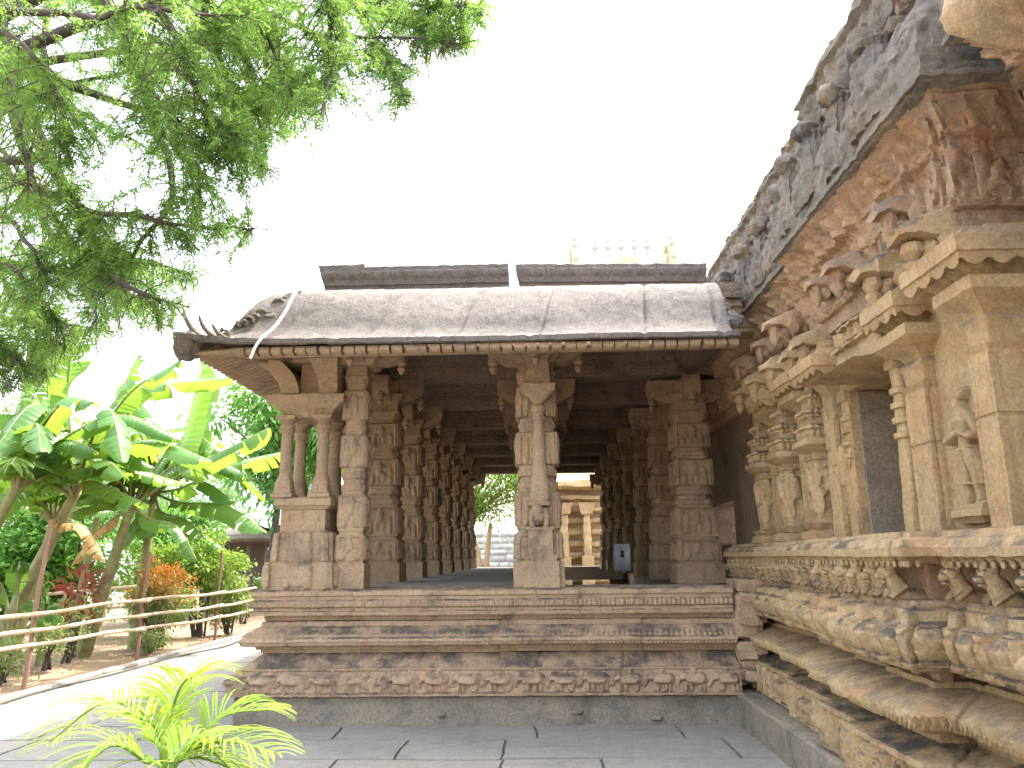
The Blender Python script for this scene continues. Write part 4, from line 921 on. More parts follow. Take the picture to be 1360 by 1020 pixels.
# compound wall and tree seen through the hall
cw = MB(); z = 0; r2 = np.random.RandomState(8)
while z < 2.6:
    h = r2.uniform(.22, .34); x = -9.0
    while x < 3.0:
        l = r2.uniform(.35, .8); cw.box(x+.012, x+l-.012, 36+r2.uniform(-.02, .02), 36.5, z+.012, z+h-.012); x += l
    z += h
cw.box(-9, 3, 36.06, 36.45, 0, z)
o = cw.build('compound_wall', M['wall']); tag(o, 'pale rough stone block wall seen through the hall behind the leaning tree', 'wall')
tb = thing('rear_shrine', 'sunlit banded stone building seen through the back of the hall, right of the middle pillar', 'temple', loc=(3, 30, 0))
def tbp(mb, name, mat, sm=40):
    o = mb.build(name, mat, tb, smooth=sm); o.matrix_parent_inverse = Matrix.Translation((-3, -30, 0)); return o
pr = [(.0, 0)]
for i in range(9): z = .3+i*.42; pr += [(.25, z), (.28, z+.12), (.10, z+.2), (.0, z+.22), (.0, z+.34)]
mb = MB(); sweep(mb, [(.6, 34), (.6, 29), (6, 29)], pr, ds=.12, dp=.08, amp=.03, size=.3); tbp(mb, 'banded_wall', M['warm'])
mb = MB(); mb.box(.7, 6, 29.1, 34, 0, 4.4); loft(mb, 3.4, 31.4, [(4.0, 3.0, 2.7, 0), (4.1, 3.4, 3.1, 0), (4.3, 3.4, 3.1, 0), (4.7, 2.7, 2.4, 0), (5.2, 2.5, 2.2, 0)], n=20, dz=.1, amp=.04); tbp(mb, 'shrine_roof', M['warm'])
for x in (.95, 1.75): 
    mb = MB(); loft(mb, x, 28.5, steps((0, 1.6, .22, .2, 0), (1.6, 3.1, .14, .12, .3), (3.1, 3.5, .2, .3, 0)), n=6, dz=.1, amp=.03); tbp(mb, 'porch_pillar', M['warm'])
# houses and ruined shed at left
hs = thing('blue_house', 'pale blue flat roofed house with a small window beyond the banana leaves', 'house', loc=(-14, 46, 0))
def hp_(mb, name, mat, par=None):
    o = mb.build(name, mat, par or hs); o.matrix_parent_inverse = Matrix.Translation((14, -46, 0)) if par is None else Matrix.Identity(4); return o
mb = MB(); mb.box(-26, -13.3, 46, 52, 0, 6.2); hp_(mb, 'house_wall', M['bluewall'])
mb = MB(); mb.box(-26.2, -13.1, 45.7, 52.2, 6.2, 6.5); hp_(mb, 'roof_slab', M['wall'])
mb = MB(); mb.box(-26, -13.2, 45.55, 46, 4.35, 4.5); hp_(mb, 'window_shade', M['white'])
for x in (-18.6, -16.2):
    mb = MB(); mb.box(x, x+1.1, 45.93, 46.0, 5.0, 5.7); wn = hp_(mb, 'window', M['glass'])
    mb = MB()
    for a, b, c, d in ((x-.08, x+1.18, 4.92, 5.0), (x-.08, x+1.18, 5.7, 5.78), (x-.08, x, 5.0, 5.7), (x+1.1, x+1.18, 5.0, 5.7), (x+.52, x+.58, 5.0, 5.7)): mb.box(a, b, 45.88, 45.97, c, d)
    hp_(mb, 'frame', M['white'], wn)
wl = MB(); sweep(wl, [(-24, 38), (-9.5, 36.5), (-6, 30)], [(0, 0), (0, 3.0), (.1, 3.05), (.1, 3.3), (-.3, 3.35)], ds=.3, dp=.3, amp=.03, size=.5)
tag(wl.build('boundary_wall', M['wall']), 'stained white boundary wall in front of the blue house', 'wall')
sh = thing('ruined_shed', 'low ruined shed with wooden posts, barred window and pale sheet on its roof', 'shed', loc=(-9.5, 25, 0))
def sp(mb, name, mat):
    o = mb.build(name, mat, sh, smooth=30); o.matrix_parent_inverse = Matrix.Translation((9.5, -25, 0)); return o
mb = MB(); slabbox(mb, -11.2, -6.9, 26.2, 28, 0, 2.2, .03); sp(mb, 'shed_wall', M['wood'])
mb = MB()
for x in np.arange(-11.2, -6.8, .6): mb.tube([(x, 25.3, 0), (x+.05, 25.3, 2.1)], .06, 6)
sp(mb, 'shed_posts', M['wood'])
mb = MB(); loft(mb, -9, 26, [(2.15, 2.4, 1.2, 0), (2.25, 2.5, 1.3, 0), (2.45, 2.4, 1.2, 0), (2.6, 2.1, .8, .3)], n=20, dz=.08, amp=.07, size=.35); sp(mb, 'thatch_roof', M['wood'])
mb = MB(); mb.grid(np.array([[(x, y, 2.62+.05*math.sin(x*9)-.06*(y-25)) for y in (24.7, 25.6, 26.4)] for x in np.linspace(-9.3, -6.7, 40)])); sp(mb, 'roof_sheet', M['sheet'])
mb = MB()
for x in np.arange(-8.6, -7.7, .14): mb.box(x, x+.05, 25.2, 25.24, .6, 1.9)
mb.box(-8.7, -7.65, 25.18, 25.23, 1.9, 2.0); mb.box(-8.7, -7.65, 25.18, 25.23, .5, .6); sp(mb, 'barred_window', M['wall'])
rl = MB(); r3 = np.random.RandomState(3)
for i in range(16): x = -8.4+r3.rand()*1.6; rl.tube([(x, 24.6+r3.rand()*.3, 0), (x+r3.uniform(-.5, .5), 24.8, 1.4+r3.rand()*.7)], .02+.02*r3.rand(), 5)
tag(rl.build('stick_pile', M['wood']), 'bundle of old sticks leaning on the ruined shed', 'sticks', kind='stuff')
# ------------------------------------------------------------------ small things on the hall
pts = [atY(335, 478, 7.17), atY(341, 463, 7.15), atY(350, 450, 7.12), atY(366, 438, 7.25), atY(380, 418, 7.50), atY(388, 402, 7.72), atY(394, 391, 7.90), atY(402, 387, 8.1)]
pp = np.array(pts); t = np.linspace(0, len(pp)-1, 40); pp = np.stack([np.interp(t, range(len(pp)), pp[:, i]) for i in range(3)], 1)
for _ in range(3): pp[1:-1] = (pp[:-2]+pp[1:-1]*2+pp[2:])/4
pp[:, 1] -= .05
tag(MB().tube(pp, .015, 8).build('white_pipe', M['white'], smooth=60), 'thin white plastic pipe bent over the corner of the grey eave', 'pipe')
c = atY(350, 467, 7.6); cc = thing('security_camera', 'small white dome camera hanging under the front eave', 'camera', loc=tuple(c))
MB().box(-.055, .055, -.04, .05, -.0, .06).build('camera_housing', M['white'], cc); MB().lathe((0, -.02, -.055), [(.005, 0), (.03, .01), (.038, .035), (.038, .058)], 14).build('dome', M['black'], cc, smooth=60)
MB().box(-.015, .015, 0, .03, .06, .16).build('mount', M['white'], cc)
bx = atY(826, 740, 12.2); sb = thing('switch_box', 'grey electrical box fixed on a right row pillar', 'box', loc=tuple(bx))
MB().box(-.12, .12, -.06, .06, -.2, .2).build('box_body', M['grey'], sb); MB().box(-.03, .03, -.075, -.06, -.0, .1).build('box_dial', M['black'], sb)
a = atY(952, 358, 8.5); b = atY(925, 386, 8.6); tag(MB().tube(np.array([a+(b-a)*t+np.array([0, 0, -.04*math.sin(PI*t)]) for t in np.linspace(0, 1, 8)]), .008, 5).build('roof_wire', M['hose'], smooth=60), 'thin wire running down beside the parapet at the temple', 'wire')
hz = np.array([(-6.30+.05*math.sin(y*1.7)-.0*y, y, .02) for y in np.arange(3, 18, .2)]); hz[:, 0] += np.interp(hz[:, 1], [3, 9, 13, 15, 18], [0.1, .08, .12, .35, .0])
tag(MB().tube(hz, .014, 6).build('water_hose', M['hose'], smooth=60), 'thin black hose lying along the sunlit path edge', 'hose')
# ------------------------------------------------------------------ bamboo fence
fn = thing('bamboo_fence', 'bamboo rail fence with three rails tied to rough posts along the garden path', 'fence', loc=(-6.6, 13, 0))
FI = Matrix.Translation((6.6, -13, 0))
def fp(mb, name, mat):
    o = mb.build(name, mat, fn, smooth=60); o.matrix_parent_inverse = FI; return o
for (y, h, lean) in ((7.4, 1.9, .0), (10.3, 2.15, .05), (13.15, 1.75, .04), (16.3, 1.8, .02), (19.5, 1.7, 0), (23, 1.7, 0)):
    t = np.linspace(0, 1, 8); mb = MB(); mb.tube(np.stack([-6.62+lean*.3*t+.012*np.sin(t*9), y+lean*3*t, -.1+(h+.1)*t], 1), .035-.01*t, 8); fp(mb, 'fence_post', M['post'])
for z, dz in ((.96, 0), (.76, -.06), (.58, -.10)):
    for (ya, yb) in ((5.0, 10.4), (10.2, 13.3), (13.0, 16.5), (16.2, 20), (19.7, 23.5)):
        k = np.linspace(0, 1, 14); zz = z+dz*np.clip((ya+(yb-ya)*k-10)/4, 0, 1)
        mb = MB(); mb.tube(np.stack([-6.56+.015*np.sin(k*5+z*9), ya+(yb-ya)*k, zz+.02*np.sin(k*6+ya)], 1), .026+.004*(np.arange(14) % 4 == 0), 8); fp(mb, 'fence_rail', M['bamboo'])
f2 = thing('low_bamboo_rail', 'short bamboo railing deeper inside the garden', 'fence', loc=(-9.3, 16, 0))
def f2p(mb, name, mat):
    o = mb.build(name, mat, f2, smooth=60); o.matrix_parent_inverse = Matrix.Translation((9.3, -16, 0)); return o
for x in (-9.8, -8.9, -8.0): f2p(MB().tube([(x, 16, 0), (x+.08, 16.2, 1.1)], .03, 7), 'rail_post', M['bamboo'])
f2p(MB().tube([(-10.2, 16, .95), (-7.6, 16.4, 1.15)], .035, 7), 'rail', M['bamboo']); f2p(MB().tube([(-10.2, 16, .6), (-7.6, 16.4, .75)], .03, 7), 'rail', M['bamboo'])
# ================================================================== foliage
def leaf_cloud(mb, pos, dirs, L, W, rng, droop=.25):
    """one bent leaflet (2 quads) per position, pointing along dirs"""
    n = len(pos); d = dirs/(np.linalg.norm(dirs, axis=1)[:, None]+1e-9)
    side = np.cross(d, rng.normal(size=(n, 3))+np.array([0, 0, 1.2])); side /= np.linalg.norm(side, axis=1)[:, None]+1e-9
    L = np.broadcast_to(L, (n,))*rng.uniform(.7, 1.25, n); W = np.broadcast_to(W, (n,))*rng.uniform(.8, 1.2, n)
    a = pos; m = pos+d*(L*.5)[:, None]; e = pos+d*L[:, None]; e[:, 2] -= droop*L
    V = np.stack([a, m+side*(W*.5)[:, None], e, m-side*(W*.5)[:, None]], 1); mb.quads(V)
def sprays(mb, P, D, n_pair, Lr, L, W, rng):
    """pinnate compound leaves: rachis direction D at P, n_pair pairs of leaflets"""
    n = len(P); D = D/np.linalg.norm(D, axis=1)[:, None]; s = np.cross(D, np.array([0, 0, 1.0])+rng.normal(size=(n, 3))*.35); s /= np.linalg.norm(s, axis=1)[:, None]+1e-9
    pos, dr = [], []
    for k in range(n_pair):
        t = (k+.7)/n_pair; c = P+D*(Lr*t); c[:, 2] -= .45*Lr*t*t
        for sg in (-1, 1): pos.append(c+sg*s*.002); dr.append(sg*s+D*.55+np.array([0, 0, -.15]))
    leaf_cloud(mb, np.concatenate(pos), np.concatenate(dr), L, W, rng, .15)
# ---- overhanging tree, trunk out of frame at the left
TR = thing('feathery_tree', 'large tree with fine feathery leaves overhanging from the upper left', 'tree', loc=(-7.6, 6.0, 0))
ti = Matrix.Translation((7.6, -6.0, 0)); tr_ = np.random.RandomState(12)
def tp(mb, name, mat, sm=60):
    o = mb.build(name, mat, TR, smooth=sm); o.matrix_parent_inverse = ti; return o
wd = MB(); tk = smooth_path([(-7.6, 6, 0), (-7.5, 6, 2), (-7.2, 6.1, 4), (-6.6, 6.2, 6), (-5.6, 6.3, 7.6)], 24); wd.tube(tk, np.linspace(.38, .2, 24), 14)
limbs = [[(-220, 330), (-40, 340), (60, 360), (150, 380), (215, 430), 7.6], [(-220, 200), (-60, 300), (40, 420), (60, 500), 8.0], [(-150, 430), (-30, 420), (60, 430), (150, 440), 8.2], [(-120, 140), (0, 200), (100, 330), (170, 400), 7.8], [(-220, 470), (-60, 490), (10, 510), 7.0], [(60, 300), (120, 340), (200, 350), (260, 370), 7.2], [(230, -60), (290, 20), (330, 90), (345, 180), 5.7], [(330, -60), (350, 30), (380, 80), (415, 130), 6.3], [(180, -40), (240, 60), (270, 140), (320, 190), 5.0], [(560, -60), (590, 0), (640, 10), 5.5], [(200, 60), (270, 120), (340, 150), (400, 140), 6.8], [(440, -60), (520, 0), (560, 40), (610, 60), 6.0], [(-230, 60), (0, 130), (55, 205), (110, 280), (130, 350), (128, 425), 6.0], [(-200, 120), (0, 225), (60, 275), (105, 330), 6.6], [(40, -200), (110, -60), (150, 20), (190, 100), (230, 160), (300, 200), (350, 222), 5.4],
  [(60, 215), (110, 275), (200, 290), (270, 302), (335, 300), 6.0], [(-40, -120), (60, -50), (60, 90), (120, 160), (215, 205), 6.8], [(60, -200), (200, -80), (300, -20), (400, 40), (500, 50), (600, 55), 5.6], [(200, -190), (300, -60), (360, 60), (390, 140), 5.2],
  [(300, -180), (400, -80), (470, -20), (560, 10), (650, 5), 6.2], [(110, 290), (130, 350), (190, 390), (248, 408), 6.2], [(-200, 250), (-50, 330), (20, 360), (70, 420), (90, 460), 7.0], [(-160, -60), (-50, 20), (30, 60), (80, 140), (95, 205), 5.0],
  [(430, -60), (480, 20), (515, 80), (540, 135), 5.8], [(150, 20), (200, 150), (262, 240), (250, 330), 5.8], [(-200, 380), (-60, 440), (0, 450), (30, 500), 7.2], [(250, -100), (270, 0), (290, 80), (330, 160), 5.9], [(100, -100), (130, 0), (220, 60), (300, 110), (400, 120), 6.4], [(0, -100), (10, 50), (20, 160), (40, 250), 5.5],
  [(380, -120), (430, -30), (440, 60), (430, 140), 5.0], [(-60, 0), (90, 20), (200, 10), (320, 20), 4.6], [(-100, 120), (20, 120), (150, 100), (260, 60), 7.4], [(-200, 300), (-20, 280), (40, 330), (50, 400), 6.4], [(200, 150), (230, 250), (180, 330), (150, 400), 6.6]]
LP, LD = [], []
for lb_ in limbs:
    Y = lb_[-1]; q = [atY(x, y, Y+.35*math.sin(i*1.9+x*.01)) for i, (x, y) in enumerate(lb_[:-1])]; n = 10*len(q); c = smooth_path(q, n)
    c += .03*np.stack([vnoise(c*3, 71), vnoise(c*3, 72), vnoise(c*3, 73)], 1)
    wd.tube(c, np.linspace(.034, .006, n)*(1.2 if Y > 6 else 1), 6)
    # a thick bough from the trunk to the start of the limb
    st = tk[tr_.randint(12, 24)]; wd.tube(smooth_path([st, (st+c[0])/2+np.array([0, 0, .35]), c[0]], 10), np.linspace(.07, .036, 10), 7)
    dens = 1.25 if lb_[0][1] < 0 else 1.0
    for k in range(int(n*2.0*dens*(1.5 if Y > 7.1 else 1))):
        i = tr_.randint(int(n*.15), n); p = c[i]; tg = c[min(i+1, n-1)]-c[i-1]; tg /= np.linalg.norm(tg)+1e-9
        d = tg*.4+tr_.normal(size=3)*.7; d[2] -= .10; d /= np.linalg.norm(d); ln = tr_.uniform(.15, .55)*(1 if i < n*.8 else .7)
        tw = np.array([p+d*ln*t+np.array([0, 0, -.12*ln*t*t*2]) for t in np.linspace(0, 1, 6)]); wd.tube(tw, np.linspace(.007, .002, 6), 3, cap=False)
        m_ = int(ln*48); tt = tr_.rand(m_)**.8; LP.append(p+d*(ln*tt)[:, None]+np.stack([0*tt, 0*tt, -.24*ln*tt*tt], 1)); LD.append(d*.5+tr_.normal(size=(m_, 3))*.8+np.array([0, 0, -.2]))
tp(wd, 'limbs', M['bark'])
LP = np.concatenate(LP); LD = np.concatenate(LD)
_z = (LP-CAM) @ FW; _x = 680+F*((LP-CAM) @ RT)/_z; _y = 510-F*((LP-CAM) @ UP)/_z        # prune the crown to its outline
_lim = np.interp(_x, [-200, 40, 130, 225, 255, 330, 345, 420, 430, 530, 560, 640, 670], [560, 520, 465, 425, 380, 320, 235, 215, 150, 160, 90, 70, 10])
keep = (_y < _lim+25*vnoise(LP*2.5, 91)) & (vnoise(LP*3.2, 92)+.6*vnoise(LP*8, 93) > -.42); LP = LP[keep]; LD = LD[keep]
mb = MB(); print('SPRAYS', len(LP)); sprays(mb, LP, LD, 6, .085, .024, .0105, tr_); tp(mb, 'foliage', M['leaf'], None)
# ---- generic bushes and trees
def bush(name, label, cat, c, r, n, L, W, mat, seed, stems=8, group=None, stemmat='bark', mat2=None, frac2=0):
    g = thing(name, label, cat, group, loc=(c[0], c[1], 0)); r0 = np.random.RandomState(seed)
    u = r0.normal(size=(n, 3)); u /= np.linalg.norm(u, axis=1)[:, None]; rad = r0.rand(n)**.33
    keep = vnoise(u*2.2+seed, seed)+.6*vnoise(u*5+seed, seed+1)
    k = (.78+.35*keep); pos = np.array(c)+u*np.array(r)*(rad*k)[:, None]
    clump = vnoise(pos*2.6/max(r)*1.4, seed+5) > -.22; pos = pos[clump]; u = u[clump]
    pos = pos[pos[:, 2] > .03]; u = u[:len(pos)]
    d = u+r0.normal(size=u.shape)*.7; d[:, 2] += .2
    inv = Matrix.Translation((-c[0], -c[1], 0))
    mb = MB(); sel = r0.rand(len(pos)) < frac2*np.clip((pos[:, 2]-c[2])/r[2]*1.3+.5, 0, 1.4) if mat2 else np.zeros(len(pos), bool)
    leaf_cloud(mb, pos[~sel], d[~sel], L, W, r0); o = mb.build('foliage', mat, g); o.matrix_parent_inverse = inv
    if mat2 and sel.any(): mb = MB(); leaf_cloud(mb, pos[sel], d[sel], L, W, r0); o = mb.build('coloured_foliage', mat2, g); o.matrix_parent_inverse = inv
    mb = MB()
    for i in range(stems):
        e = pos[r0.randint(len(pos))]; b = np.array([c[0]+r0.uniform(-.1, .1)*r[0], c[1]+r0.uniform(-.1, .1), 0]); mb.tube(smooth_path([b, (b+e)/2+np.array([0, 0, .1]), e], 8), np.linspace(.012+.02*r[2], .004, 8), 5)
    o = mb.build('stems', M[stemmat], g, smooth=60); o.matrix_parent_inverse = inv; return g
def treeat(name, label, c, r, n, L, W, mat, seed, trunk, tr=.2, bark='bark', cat='tree'):
    g = thing(name, label, cat, None, loc=(c[0], c[1], 0)); r0 = np.random.RandomState(seed); inv = Matrix.Translation((-c[0], -c[1], 0))
    wd = MB(); tips = []
    for tk_ in trunk: wd.tube(smooth_path(tk_, 12), np.linspace(tr, tr*.5, 12), 8)
    top = np.array(trunk[0][-1], float)
    cl = []
    for i in range(34):
        u = r0.normal(size=3); u /= np.linalg.norm(u); e = np.array(c)+u*np.array(r)*r0.uniform(.45, .95); cl.append(e)
        wd.tube(smooth_path([top, (top+e)/2+np.array([0, 0, .2]), e], 8), np.linspace(tr*.4, .02, 8), 5)
    o = wd.build('trunk', M[bark], g, smooth=60); o.matrix_parent_inverse = inv
    cl = np.array(cl); idx = r0.randint(0, len(cl), n); off = r0.normal(size=(n, 3))*np.array(r)*.17
    pos = cl[idx]+off; d = off+r0.normal(size=(n, 3))*.4*r[0]*.3; d[:, 2] -= .1
    mb = MB(); leaf_cloud(mb, pos, d, L, W, r0); o = mb.build('crown', mat, g); o.matrix_parent_inverse = inv; return g
treeat('leafy_tree', 'green broad leaved tree behind the hall between the bananas and the corner pier', (-8.0, 24, 5.6), (2.3, 1.6, 2.4), 9000, .26, .10, M['leaf2'], 5, [[(-8.2, 24, 0), (-8.1, 24, 2.5), (-8, 24, 4)]], .16)
treeat('leaning_tree', 'small tree with a forked pale trunk seen through the hall against the stone wall', (-2.3, 33, 4.6), (3.2, 1.5, 2.0), 14000, .16, .07, M['lime'], 6, [[(-2.1, 33, 0), (-2.5, 33, 1.6), (-2.9, 33, 3.2)], [(-2.1, 33, 0), (-2.15, 33, 1.5), (-2.0, 33, 3.0)]], .17, 'palebark')
for i, (x, y, z, rx, rz) in enumerate(((-11.8, 19.5, 2.6, 2.4, 2.4), (-13.2, 15.5, 2.6, 2.0, 2.6), (-9.8, 21.5, 2.0, 1.3, 1.7), (-14, 30, 3.5, 3.5, 3.0), (-17.5, 24, 4.0, 4, 3.2), (-12.5, 19, 1.4, 1.8, 1.5), (-14.5, 16, 1.6, 2.0, 1.7))):
    bush('garden_thicket', ['broad leafy bush right behind the tall banana plant', 'high dark bush behind the leftmost banana plant', 'bush beside the ruined shed under the drooping banana leaves', 'tall dark green thicket far behind the bananas', 'dense green thicket at the far left edge', 'low dark bush behind the banana clump', 'shaded bush at the left behind the banana stems'][i], 'bush', (x, y, z), (rx, 1.5, rz), 8000, .20, .08, M['leaf2'], 60+i, 10)
bush('lime_shrub', 'bright lime green shrub left of the ruined shed', 'bush', (-7.4, 17.3, 1.55), (1.15, .9, .75), 5200, .11, .05, M['lime'], 31, 12)
bush('lime_shrub', 'loose yellow green shrub under the drooping banana leaf', 'bush', (-8.6, 17.6, 1.4), (1.0, .9, .9), 4500, .11, .05, M['lime'], 35, 12)
bush('croton_shrub', 'round shrub with orange red top behind the bamboo fence', 'bush', (-7.25, 15.2, .95), (.78, .7, .72), 8500, .07, .03, M['herb'], 32, 12, mat2=M['croton'], frac2=.75)
bush('croton_shrub', 'smaller yellowish shrub beside the orange topped one at the fence', 'bush', (-6.95, 17.8, .8), (.6, .6, .7), 4000, .08, .035, M['herb'], 33, 8, mat2=M['lime'], frac2=.5)
bush('red_leaf_plant', 'slender dracaena like plant with dark red leaves among the rails', 'plant', (-8.0, 13.7, 1.1), (.38, .35, .5), 170, .34, .06, M['red'], 34, 6)
hb = [(-7.3, 10.9, .35, .35, 'small leafy weed beside the nearest fence post'), (-7.7, 13.0, .6, .45, 'thin bushy sapling behind the second fence post'), (-7.5, 12.2, .45, .3, 'spindly weed left of the second post'), (-7.5, 9.4, .5, .4, 'green weed clump at the left frame edge'), (-8.6, 12.2, .5, .5, 'shaded weed under the banana stems'), (-7.0, 14.3, .22, .4, 'low creeping weed below the orange shrub'), (-7.6, 20.5, .7, .7, 'pinkish bushy weed near the far fence end')]
for i, (x, y, z, r, l) in enumerate(hb): bush('garden_weed', l, 'plant', (x, y, z), (r, r, z*.95), 900, .07, .03, M['herb'], 80+i, 7)
gr = MB(); r5 = np.random.RandomState(51); n = 2600; gp = np.stack([r5.uniform(-14, -6.6, n), r5.uniform(8, 26, n), np.zeros(n)], 1); gd = r5.normal(size=(n, 3))*.4; gd[:, 2] = .8
leaf_cloud(gr, gp, gd, .10, .02, r5); o = gr.build('dry_grass', M['dry']); tag(o, 'sparse dry litter and grass on the garden soil', 'grass', kind='stuff')
# ---- banana plants
def banana_leaf(curve_pts, width, seed, fold=.42, tear=.62, start=.18):
    """midrib + two blade halves torn into strips; curve_pts: crown .. tip"""
    r0 = np.random.RandomState(seed); n = 110; c = smooth_path(curve_pts, n); t = np.gradient(c, axis=0); t /= np.linalg.norm(t, axis=1)[:, None]
    s = np.cross(t, [0, 0, 1.0]); s /= np.linalg.norm(s, axis=1)[:, None]+1e-6; nrm = np.cross(s, t); nrm[nrm[:, 2] < 0] *= 1
    k0 = int(n*start); mb = MB(); mb.tube(c, np.linspace(.032, .006, n), 6)
    rib = mb; bl = MB(); u = np.linspace(0, 1, n-k0); wv = width*.5*np.minimum(1, (u/.10)**.6)*np.minimum(1, ((1-u)/.16)**.55); wv[-1] = 0
    for sg in (-1, 1):
        i = 0; tw = 0
        while i < n-k0-1:
            ln = r0.randint(2, 9) if r0.rand() < tear else r0.randint(8, 26); j = min(i+ln, n-k0-1); ang = fold+r0.uniform(-.22, .3); gap = .0
            idx = np.arange(i, j+1); ci = c[k0+idx]; si = s[k0+idx]*sg; ni = nrm[k0+idx]; wi = wv[idx][:, None]
            rows_ = []
            for q in (0, .33, .66, 1.0):
                dn = math.sin(ang*(.6+q))*q; o = si*math.cos(ang*(.6+q))*q*wi-ni*dn*wi
                sh_ = t[k0+idx]*(.22*q*wi) ; rip = (.5-(idx-i)/(max(1, j-i)))[:, None]*t[k0+idx]*(.05*q*(ln < 9)); rows_.append(ci+o+sh_+rip+ni*.006+ni*(.010*q*(1.3-q)*np.where(idx % 3 == 0, -1, .6))[:, None]*2)
            bl.grid(np.stack(rows_, 1), flip=sg < 0); i = j
    return rib, bl
def banana(name_label, base, crown, leaves, seed, r=.14, extra=15):
    g = thing('banana_plant', name_label, 'banana plant', 'banana plants in the garden', loc=(base[0], base[1], 0)); inv = Matrix.Translation((-base[0], -base[1], 0))
    mb = MB(); b = np.array([base[0], base[1], 0.0]); c = np.array(crown); mb.tube(smooth_path([b, (b*.6+c*.4)+np.array([0, 0, .05]), c], 16), np.linspace(r*.85, r*.42, 16), 12)
    o = mb.build('pseudostem', M['stem'], g, smooth=60); o.matrix_parent_inverse = inv
    r1 = np.random.RandomState(seed+50)
    for i in range(extra):
        a = r1.uniform(0, 2*PI); ln = r1.uniform(1.2, 2.0); h = r1.uniform(.2, 1.2); dd = np.array([math.cos(a), math.sin(a), 0])
        q = [c+np.array([0, 0, -.1]), c+dd*ln*.3+np.array([0, 0, h*.6]), c+dd*ln*.8+np.array([0, 0, h]), c+dd*ln*1.35+np.array([0, 0, h*r1.uniform(.1, 1.15)])]
        ribm, bl = banana_leaf(q, r1.uniform(.36, .5), seed+i+70); o = bl.build('leaf', M['banana'], g, smooth=50); o.matrix_parent_inverse = inv; ribm.build('midrib', M['stem'], o, smooth=60)
    for i, lf in enumerate(leaves):
        pts, wdt = lf[0], lf[1]; mt = lf[2] if len(lf) > 2 else 'banana'; Y0 = crown[1]; yo = lf[3] if len(lf) > 3 else 0
        q = [c]+[atY(x, y, Y0+yo*(k+1)/len(pts)) for k, (x, y) in enumerate(pts)]
        ribm, bl = banana_leaf(q, wdt*1.1, seed+i, start=lf[4] if len(lf) > 4 else .22)
        o = bl.build('leaf', M[mt], g, smooth=50); o.matrix_parent_inverse = inv
        rb_ = ribm.build('midrib', M['stem'], o, smooth=60)
cA = atY(100, 655, 12.0); cB = atY(175, 672, 14.0); cC = atY(205, 655, 15.0); cD = atY(25, 640, 11.0)
banana('leftmost leaning banana plant cut by the picture edge', (-8.6, 11.0), cD, [([(10, 600), (-30, 560)], .5), ([(20, 560), (35, 500), (20, 455)], .5), ([(-10, 600), (-60, 620), (-90, 680)], .5), ([(45, 590), (60, 560), (45, 520)], .45), ([(50, 610), (90, 585), (130, 600)], .42)], 100, .15)
banana('tall banana plant with upright sunlit leaves behind the first fence post', (-8.3, 12.0), cA, [([(85, 600), (68, 520), (66, 438)], .62, 'banana', .2, .4), ([(95, 590), (90, 510), (100, 432)], .6, 'banana', -.3, .4), ([(118, 600), (140, 550), (174, 503)], .60, 'banana', .4, .3), ([(125, 590), (175, 520), (240, 478)], .5), ([(140, 610), (200, 585), (282, 612)], .52, 'banana', -.5), ([(120, 640), (150, 650), (192, 668)], .46, 'banana', -.6),
   ([(65, 610), (52, 560), (62, 545)], .62, 'banana', .3, .3), ([(50, 640), (20, 650), (-30, 700)], .5), ([(80, 690), (112, 700), (140, 745)], .34, 'dry'), ([(70, 630), (40, 600), (0, 590)], .5, 'banana', .5)], 200, .17)
banana('banana plant with long leaves reaching to the stone pier', (-8.0, 14.0), cB, [([(215, 610), (240, 590), (268, 478)], .95, 'banana', .3, .45), ([(170, 560), (190, 515), (312, 500)], .58, 'banana', -.3, .32), ([(225, 640), (275, 610), (357, 568)], .62, 'banana', -.5, .42), ([(200, 690), (235, 700), (262, 745)], .40, 'banana', -.4), ([(190, 640), (150, 600), (110, 590)], .5), ([(160, 640), (135, 625), (120, 640)], .4, 'yellow', -.3, .3), ([(150, 690), (125, 710), (95, 750)], .3, 'dry', -.4)], 300, .17)
banana('banana plant with wide drooping leaves over the fence, nearest the hall', (-7.6, 15.0), cC, [([(260, 622), (320, 612), (376, 600)], .62, 'banana', -.4, .36), ([(235, 650), (270, 640), (314, 668)], .52, 'banana', -.3), ([(240, 668), (300, 672), (354, 706)], .58, 'banana', -.6), ([(215, 680), (245, 690), (273, 716)], .42, 'banana', -.5), ([(195, 700), (180, 690), (155, 730)], .42, 'banana', -.4), ([(230, 600), (262, 560), (276, 578)], .5, 'banana', .4), ([(170, 655), (140, 660), (105, 665)], .46, 'banana', -.5), ([(185, 635), (165, 600), (120, 610)], .42, 'yellow', -.4, .4), ([(210, 620), (205, 560), (170, 520)], .6, 'banana', .4)], 400, .15)
cE = atY(140, 640, 17.0); cF = atY(70, 690, 15.5)
banana('banana plant at the back of the clump, mostly hidden by the front ones', (-10.0, 17.0), cE, [([(230, 600), (262, 570), (300, 590)], .55), ([(160, 560), (170, 500), (185, 470)], .55, 'banana', .3, .35), ([(200, 690), (250, 700), (300, 730)], .5)], 600, .13)
banana('short shaded banana plant low behind the first fence post', (-10.2, 15.5), cF, [([(60, 640), (40, 600), (20, 640)], .5), ([(100, 660), (130, 640), (165, 680)], .5)], 650, .12)
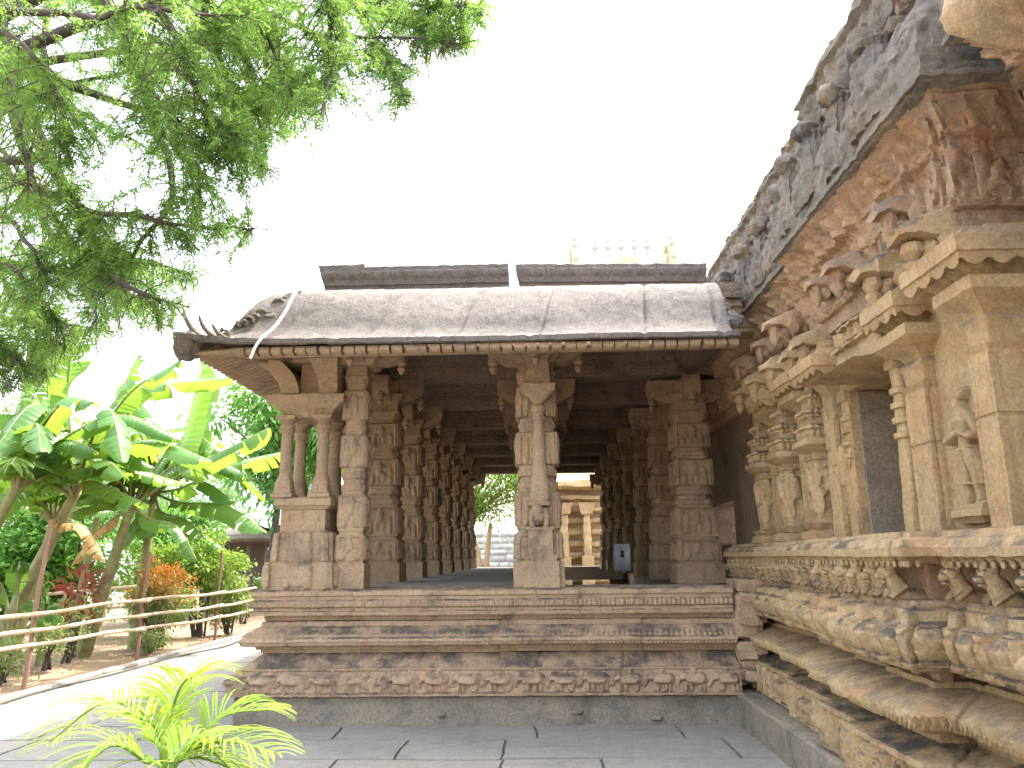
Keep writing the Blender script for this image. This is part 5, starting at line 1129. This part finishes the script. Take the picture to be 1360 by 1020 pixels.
def sucker(label, base, tips, seed, w=.3):
    g = thing('young_banana', label, 'banana plant', 'young banana shoots', loc=(base[0], base[1], 0)); inv = Matrix.Translation((-base[0], -base[1], 0))
    b = np.array([base[0], base[1], .0]); c = b+np.array([0, 0, .25]); o = MB().tube(np.array([b, c]), [.05, .03], 8).build('pseudostem', M['stem'], g, smooth=60); o.matrix_parent_inverse = inv
    for i, (dx, dy, h) in enumerate(tips):
        q = [c, c+np.array([dx*.35, dy*.35, h*.7]), c+np.array([dx*.8, dy*.8, h]), c+np.array([dx*1.2, dy*1.2, h*.9])]
        rm, bl = banana_leaf(q, w, seed+i, start=.3, tear=.1); o = bl.build('leaf', M['banana'], g, smooth=50); o.matrix_parent_inverse = inv; k = rm.build('midrib', M['stem'], o, smooth=60)
sucker('young banana shoot with bright broad leaves behind the nearest post', (-7.7, 11.6), [(.1, -.2, 1.35), (-.35, -.1, 1.1), (.4, -.2, .8), (-.6, 0, .7), (.5, .2, .6)], 500, .34)
sucker('bright young banana shoot beside the corner of the hall plinth', (-6.3, 18.5), [(.1, -.1, 1.1), (-.3, 0, .95), (.45, -.1, .9), (.3, .1, .7)], 520, .34)
sucker('young banana shoot with yellowing leaves at the foot of the tall plant', (-7.9, 12.6), [(.0, -.2, 1.2), (-.4, -.1, .9), (.35, -.2, .7)], 560, .34)
sucker('dark young banana shoot low at the left edge', (-9.2, 12.2), [(.3, -.2, .9), (-.3, -.1, 1.0), (.6, -.2, .5)], 540, .32)
# ---- areca palm in the foreground
PB = (-1.62, 3.5); pg = thing('palm_shrub', 'small areca palm with bright yellow green fronds in the near foreground', 'palm', loc=(PB[0], PB[1], 0)); inv = Matrix.Translation((-PB[0], -PB[1], 0))
fr = [([(205, 980), (140, 935), (66, 985)], 3.3, .15), ([(225, 960), (245, 905), (276, 902)], 3.6, .15), ([(262, 990), (300, 950), (372, 942)], 3.4, .15), ([(250, 1000), (300, 985), (368, 1000)], 3.2, .14), ([(222, 990), (225, 930), (190, 925)], 3.8, .15), ([(190, 1010), (150, 990), (110, 1020)], 3.2, .13), ([(230, 1010), (262, 985), (300, 1015)], 3.0, .12), ([(215, 1000), (200, 960), (150, 950)], 3.5, .14), ([(240, 1010), (280, 1010), (350, 1040)], 3.1, .14)]
for i, (px_, Y, w_) in enumerate(fr):
    r0 = np.random.RandomState(700+i); base = np.array([PB[0]+r0.uniform(-.05, .05), PB[1]+r0.uniform(-.05, .05), .0]); st = atY(218+r0.uniform(-8, 8), 1045, Y)
    c = smooth_path([base, st]+[atY(x, y, Y+.1*k*(-1)**i) for k, (x, y) in enumerate(px_)], 60); rc = MB().tube(c, np.linspace(.011, .003, 60), 6)
    o = rc.build('frond_stalk', M['lime'], pg, smooth=60); o.matrix_parent_inverse = inv
    t = np.gradient(c, axis=0); t /= np.linalg.norm(t, axis=1)[:, None]; lf = MB()
    for k in np.linspace(24, 59, 27):
        k = int(k); u = (k-24)/35; L = w_*1.95*(math.sin(PI*(.18+.78*u))**.7); s = np.cross(t[k], [0, 0, 1]); s /= np.linalg.norm(s)+1e-6; up_ = np.cross(s, t[k])
        for sg in (-1, 1):
            d = s*sg*.62+t[k]*.85+up_*.45+r0.normal(size=3)*.05; d /= np.linalg.norm(d); q = np.linspace(0, 1, 6)
            P = c[k]+d*(L*q)[:, None]*1.1; P[:, 2] -= .5*L*q*q; sd = np.cross(d, up_); sd /= np.linalg.norm(sd); ww = .0085*np.sin(PI*(.12+.85*q))[:, None]
            lf.grid(np.stack([P-sd*ww*.6, P+np.array([0, 0, -.0015]), P+sd*ww*.6], 1))
    o2 = lf.build('leaflets', M['palm'], o, smooth=60)
